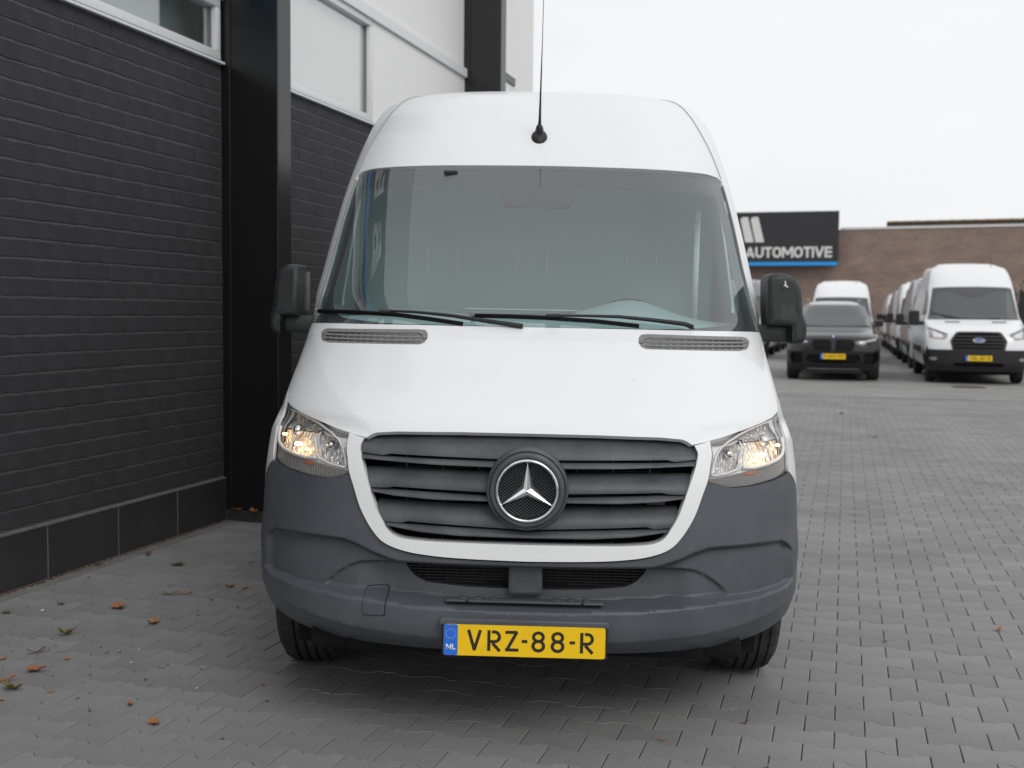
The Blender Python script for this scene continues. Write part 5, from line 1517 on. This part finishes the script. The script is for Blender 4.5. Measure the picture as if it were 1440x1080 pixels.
raw("tailgate", [(-.9, 4.8, .4), (.9, 4.8, .4), (.93, 4.85, 1.0), (.75, 4.7, 1.4), (.42, 4.2, 1.755), (-.42, 4.2, 1.755), (-.75, 4.7, 1.4), (-.93, 4.85, 1.0)], [(0, 1, 2, 7), (7, 2, 3, 6), (6, 3, 4, 5)], P_, car)
box("seat_row", (-.62, 2.3, .5), (.62, 2.5, 1.42), M["seat"], car, bevel=.05)
box("cabin_dark", (-.60, 3.3, .5), (.60, 3.32, 1.62), M["seat"], car)
lo = bpy.data.objects.new("badge", None); col.objects.link(lo); lo.parent = car
cc = lambda r_: [(r_ * cos(2 * pi * i / 20), .957 + r_ * .8 * sin(2 * pi * i / 20)) for i in range(20)]
patch("badge_rim", S3, cc(.042), M["black"], lo, off=-.006, step=.05, rim=.004)
for k, mt_ in enumerate((M["platewhite"], M["signblue"]) * 2):
    a0 = k * 90
    patch("badge_quarter", S3, [(0, .957)] + [(.028 * cos(radians(a0 + t_)), .957 + .0224 * sin(radians(a0 + t_))) for t_ in (2, 30, 60, 88)], mt_, lo, off=-.009, step=.05, rim=0)
box("plate_holder", (-.27, -.03, .478), (.27, .04, .602), M["black"], car)
pp = box("plate", (-.26, -.034, .485), (.26, -.0305, .595), M["yellow"], car)
box("euro_band", (-.259, -.0352, .486), (-.213, -.0345, .594), M["plateblue"], pp)
fit_text("plate_text", "P-593-PD", -.185, .235, .508, .575, -.0362, M["platechar"], pp, .01, .001)

# manhole cover
mh = empty("manhole_cover", (2.42, 24.78, 0)); tag(mh, "rusty round iron manhole cover in the paving before the white badge van", "manhole cover")
bm = bmesh.new(); bmesh.ops.create_cone(bm, cap_ends=True, segments=32, radius1=.33, radius2=.325, depth=.012, matrix=Matrix.Translation((0, 0, .004)))
bmobj("frame_ring", bm, M["iron"], mh)
bm = bmesh.new(); bmesh.ops.create_cone(bm, cap_ends=True, segments=32, radius1=.27, radius2=.265, depth=.012, matrix=Matrix.Translation((0, 0, .007)))
bmobj("lid", bm, M["iron"], mh)

# ------------------------------------------------------------------ fallen leaves and weeds
def leaf_mesh(seed, lobes):
    r = random.Random(seed); V = [(0, 0, .004)]; n = 30
    for i in range(n):
        a = 2 * pi * i / n
        q = (.55 + .45 * abs(cos(lobes * a / 2)) ** 1.4) * (1.0 if lobes > 2 else (.45 + .55 * abs(cos(a)))) * (1 + r.gauss(0, .05))
        x, y = q * cos(a), q * sin(a) * (.8 if lobes > 2 else .55)
        z = .34 * (x * x) * r.uniform(.7, 1.2) + .30 * abs(y) + r.gauss(0, .03)
        V.append((x, y, z + .03))
    V[0] = (0, 0, .02)
    F = [(0, 1 + i, 1 + (i + 1) % n) for i in range(n)]
    k = len(V); V += [(.9, -.02, .1), (1.5, -.04, .22), (1.5, .02, .24), (.9, .03, .12)]; F.append((k, k + 1, k + 2, k + 3))
    me = bpy.data.meshes.new("fallen_leaf"); me.from_pydata(V, [], F); me.update()
    return me
LM = [leaf_mesh(i, l) for i, l in enumerate((5, 5, 3, 2, 2, 5))]
def leaf(x, y, size, mt_, var, label, group, z=0.003, name="fallen_leaf", flat=1.0, rz=None):
    me = LM[var].copy(); me.name = name; me.materials.clear(); me.materials.append(M[mt_])
    o = bpy.data.objects.new(name, me); col.objects.link(o)
    o.location = (x, y, z); o.rotation_euler = (random.gauss(0, .12), random.gauss(0, .12), random.uniform(0, 6.28) if rz is None else rz); o.scale = (size * .88, size * .88 * random.uniform(.7, 1), size * flat * 1.1)
    tag(o, label, "leaf", group)
G1 = "larger fallen leaves on the paving by the wall"
leaf(-3.28, 4.67, .055, "leaf1", 0, "curled orange leaf on the paving midway between plinth and van tyre", G1)
leaf(-2.97, 4.49, .046, "leaf2", 1, "pale tan five-pointed leaf alone on the paving, nearest the van tyre", G1)
leaf(-3.22, 4.21, .050, "leafg", 5, "olive and brown crumpled leaf with a long stalk on grey paving", G1, flat=1.4)
leaf(-3.17, 3.95, .045, "leaf3", 3, "narrow dark red leaf lying diagonally on the paving", G1, rz=.9)
leaf(-3.01, 3.74, .048, "leaf1", 2, "wide bright orange leaf with pointed ends, near the bottom corner", G1, rz=.2)
leaf(-3.05, 3.60, .060, "leaf1", 3, "long orange leaf cut by the photo's left edge near the bottom", G1, rz=.5)
leaf(-2.95, 3.53, .052, "leafg", 0, "olive brown leaf touching the long orange leaf at the bottom corner", G1, flat=1.3)
leaf(-3.58, 4.64, .026, "leaf3", 1, "small dark brown leaf on the paving closest to the plinth", G1)
leaf(-3.24, 3.82, .034, "leaf1", 3, "small orange leaf tip at the left edge of the photo", G1)
leaf(-2.24, 3.38, .034, "leaf1", 0, "orange leaf on the paving straight below the left van tyre", G1)
leaf(-2.43, 3.52, .024, "leaf1", 1, "small rust red leaf on the paving low down, towards the van", G1)
leaf(-2.57, 3.93, .020, "leaf1", 4, "tiny straight orange leaf like a cigarette end on the paving", G1, rz=.3, flat=.6)
leaf(-3.13, 5.00, .045, "leaf1", 3, "twisted orange leaf beside a green twig on the paving by the van", G1, rz=.2)
leaf(-3.20, 4.97, .050, "leafg", 4, "thin olive green twig-like leaf beside the twisted orange leaf", G1, rz=.1)
leaf(-2.99, 5.20, .036, "leaf1", 1, "orange leaf of the close pair next to the bumper corner", G1)
leaf(-2.91, 5.21, .026, "leaf2", 2, "smaller reddish leaf of the close pair next to the bumper corner", G1)
leaf(-3.83, 5.74, .026, "leaf3", 5, "small upright red brown leaf against the wall's foot", G1, flat=2.2)
leaf(.70, 5.55, .028, "leaf1", 2, "single bright orange leaf on the open paving, photo's right side", G1)
leaf(-.02, 17.19, .05, "leaf1", 1, "distant orange leaf on the open paving before the parked car", G1)
leaf(.36, 14.01, .045, "leaf2", 1, "distant tan leaf on the open paving between van mirror and car", G1)
leaf(-3.90, 6.86, .05, "leaf1", 0, "orange leaf caught on the column base, nearer the wall", G1, z=.076)
leaf(-3.76, 6.85, .045, "leaf1", 5, "orange brown leaf caught on the column base, nearer the van", G1, z=.076)
G2 = "leaf crumbs scattered on the paving"
frag = [(-2.90, 3.42), (-2.99, 3.91), (-3.09, 3.98), (-2.79, 3.55), (-3.32, 4.12), (-2.08, 3.86), (-2.65, 3.52), (-2.75, 3.68), (-2.54, 3.78), (-2.85, 4.66), (-2.75, 4.85), (-2.85, 4.06), (-2.41, 3.96), (-2.94, 4.93), (-3.81, 5.17), (-3.48, 4.12), (-.55, 3.75), (-.2, 3.62), (-1.5, 3.1), (.2, 5.2), (-.3, 4.0)]
for i, (x, y) in enumerate(frag):
    leaf(x, y, random.uniform(.006, .015) * (1.3 if i < 21 else .9), random.choice(("leaf1", "leaf2", "leaf3", "leaf3")), random.randrange(5), "tiny brown crumb of dead leaf lying on the grey paving", G2, name="leaf_crumb")
for i, (x, y) in enumerate([(-3.59, 4.52), (-2.86, 4.07), (-2.80, 4.12), (-2.72, 3.95), (-3.3, 4.9), (-2.3, 3.75)]):
    me = bpy.data.meshes.new("stone_chip"); bm = bmesh.new(); bmesh.ops.create_icosphere(bm, subdivisions=1, radius=.010 if i == 0 else .005)
    for v_ in bm.verts: v_.co.z *= .5; v_.co += Vector((random.gauss(0, .001), random.gauss(0, .001), 0))
    bm.to_mesh(me); bm.free(); o = put("stone_chip", me, M["chip"]); o.location = (x, y, .004)
    tag(o, "largest white stone chip, on the paving near the plinth" if i == 0 else "small white stone chip lying on the grey paving", "stone chip", None if i == 0 else "white chips on the paving")
def tuft(x, y, n, h, label, spread=.035):
    V, F = [], []
    for i in range(n):
        a = random.uniform(0, 2 * pi); q = random.random() * spread; b = Vector((q * cos(a), q * sin(a), -.004)); l = random.uniform(.5, 1) * h
        d = Vector((cos(a) * random.uniform(.2, .9), sin(a) * random.uniform(.2, .9), 1)).normalized(); w_ = Vector((-sin(a), cos(a), 0)) * .0016
        k = len(V); V += [b - w_, b + w_, b + d * l * .6 + w_ * .7, b + d * l * .6 - w_ * .7, b + d * l + Vector((0, 0, -.2 * l))]; F += [(k, k + 1, k + 2, k + 3), (k + 3, k + 2, k + 4)]
    o = raw("weed_tuft", V, F, M["grass"]); o.location = (x, y, 0); tag(o, label, "weed", "weeds growing in the paving joints")
tuft(-3.53, 5.57, 170, .032, "round tuft of green weed in the paving joints, biggest of its kind")
tuft(-3.94, 5.42, 60, .03, "small yellow green weed at the foot of the plinth", .02)
tuft(-3.18, 5.76, 40, .014, "flat weed in the joint beside the bumper corner", .022)
tuft(-3.07, 5.22, 30, .012, "tiny weed next to the pair of orange leaves", .018)
tuft(-3.72, 4.43, 50, .03, "upright weed near the photo's left edge by the plinth", .016)
tuft(-3.71, 4.56, 20, .012, "tiny weed beyond the upright weed by the plinth", .012)
tuft(-3.94, 4.97, 40, .02, "weed between the first and second plinth joint", .02)
V, F = [], []
for i in range(130):
    x_, y_, q = random.uniform(-3.8, -1.9), random.uniform(3.3, 6.0), random.uniform(.002, .008); k = len(V)
    for t_ in range(5): V.append((x_ + q * cos(t_ * 1.26), y_ + q * random.uniform(.5, 1) * sin(t_ * 1.26), .003 + random.uniform(0, .003)))
    F.append(tuple(range(k, k + 5)))
o = raw("leaf_debris", V, F, M["leaf3"]); o["kind"] = "stuff"
# litter and sand gathered along the wall and in joints
V, F = [], []
for i in range(1500):
    y_ = random.uniform(3.0, 6.85); x_ = -3.975 + abs(random.gauss(0, .014)); q = random.uniform(.002, .008); a = random.uniform(0, 6.28)
    k = len(V); z_ = random.uniform(.002, .010)
    V += [(x_ + q * cos(a + t_), y_ + q * sin(a + t_), z_ + random.uniform(-.002, .004)) for t_ in (0, 1.6, 3.1, 4.7)]; F.append((k, k + 1, k + 2, k + 3))
o = raw("leaf_litter", V, F, M["leaf3"]); o["kind"] = "stuff"
V, F = [], []
for i in range(2600):
    jx = random.randrange(-36, 60); kk = random.randrange(-7, 40); y_ = 4.35 + kk * PP + random.uniform(-.06, .06); x_ = .1 + jx * .1
    x_ = (round((x_ - .1) / .2) * .2 + .1 + (.1 if kk % 2 == 0 else 0)) + random.gauss(0, .002)
    if x_ < -3.8 or x_ > 4: continue
    q = random.uniform(.0015, .004); a = random.uniform(0, 6.28); k = len(V); z_ = -.001
    V += [(x_ + q * .6 * cos(a + t_), y_ + q * sin(a + t_), z_ + random.uniform(-.001, .002)) for t_ in (0, 1.6, 3.1, 4.7)]; F.append((k, k + 1, k + 2, k + 3))
o = raw("joint_litter", V, F, M["leaf3"]); o["kind"] = "stuff"

# small marks on the front of the large van
mk = random.Random(5)
for (x, z) in ((.36, 1.19),):
    patch("stone_chip_mark", SV, [(x + .0022 * cos(a), z + .0014 * sin(a)) for a in (0, 1.3, 2.6, 3.9, 5.2)], M["vent"], bpy.data.objects["hood"], off=-.0012, step=.02, rim=0)
for (x, z, l, a) in ((.806, .49, .010, 2.0), (.78, .42, .02, 1.4), (-.72, .40, .02, .2)):
    dx, dz = l * cos(a), l * sin(a)
    patch("scuff_line", SV, [(x, z), (x + dx, z + dz), (x + dx + .001, z + dz + .0016), (x, z + .0018)], M["plinthcap"], bump, off=-.0022, step=.004, rim=0, offn=bumper_relief)
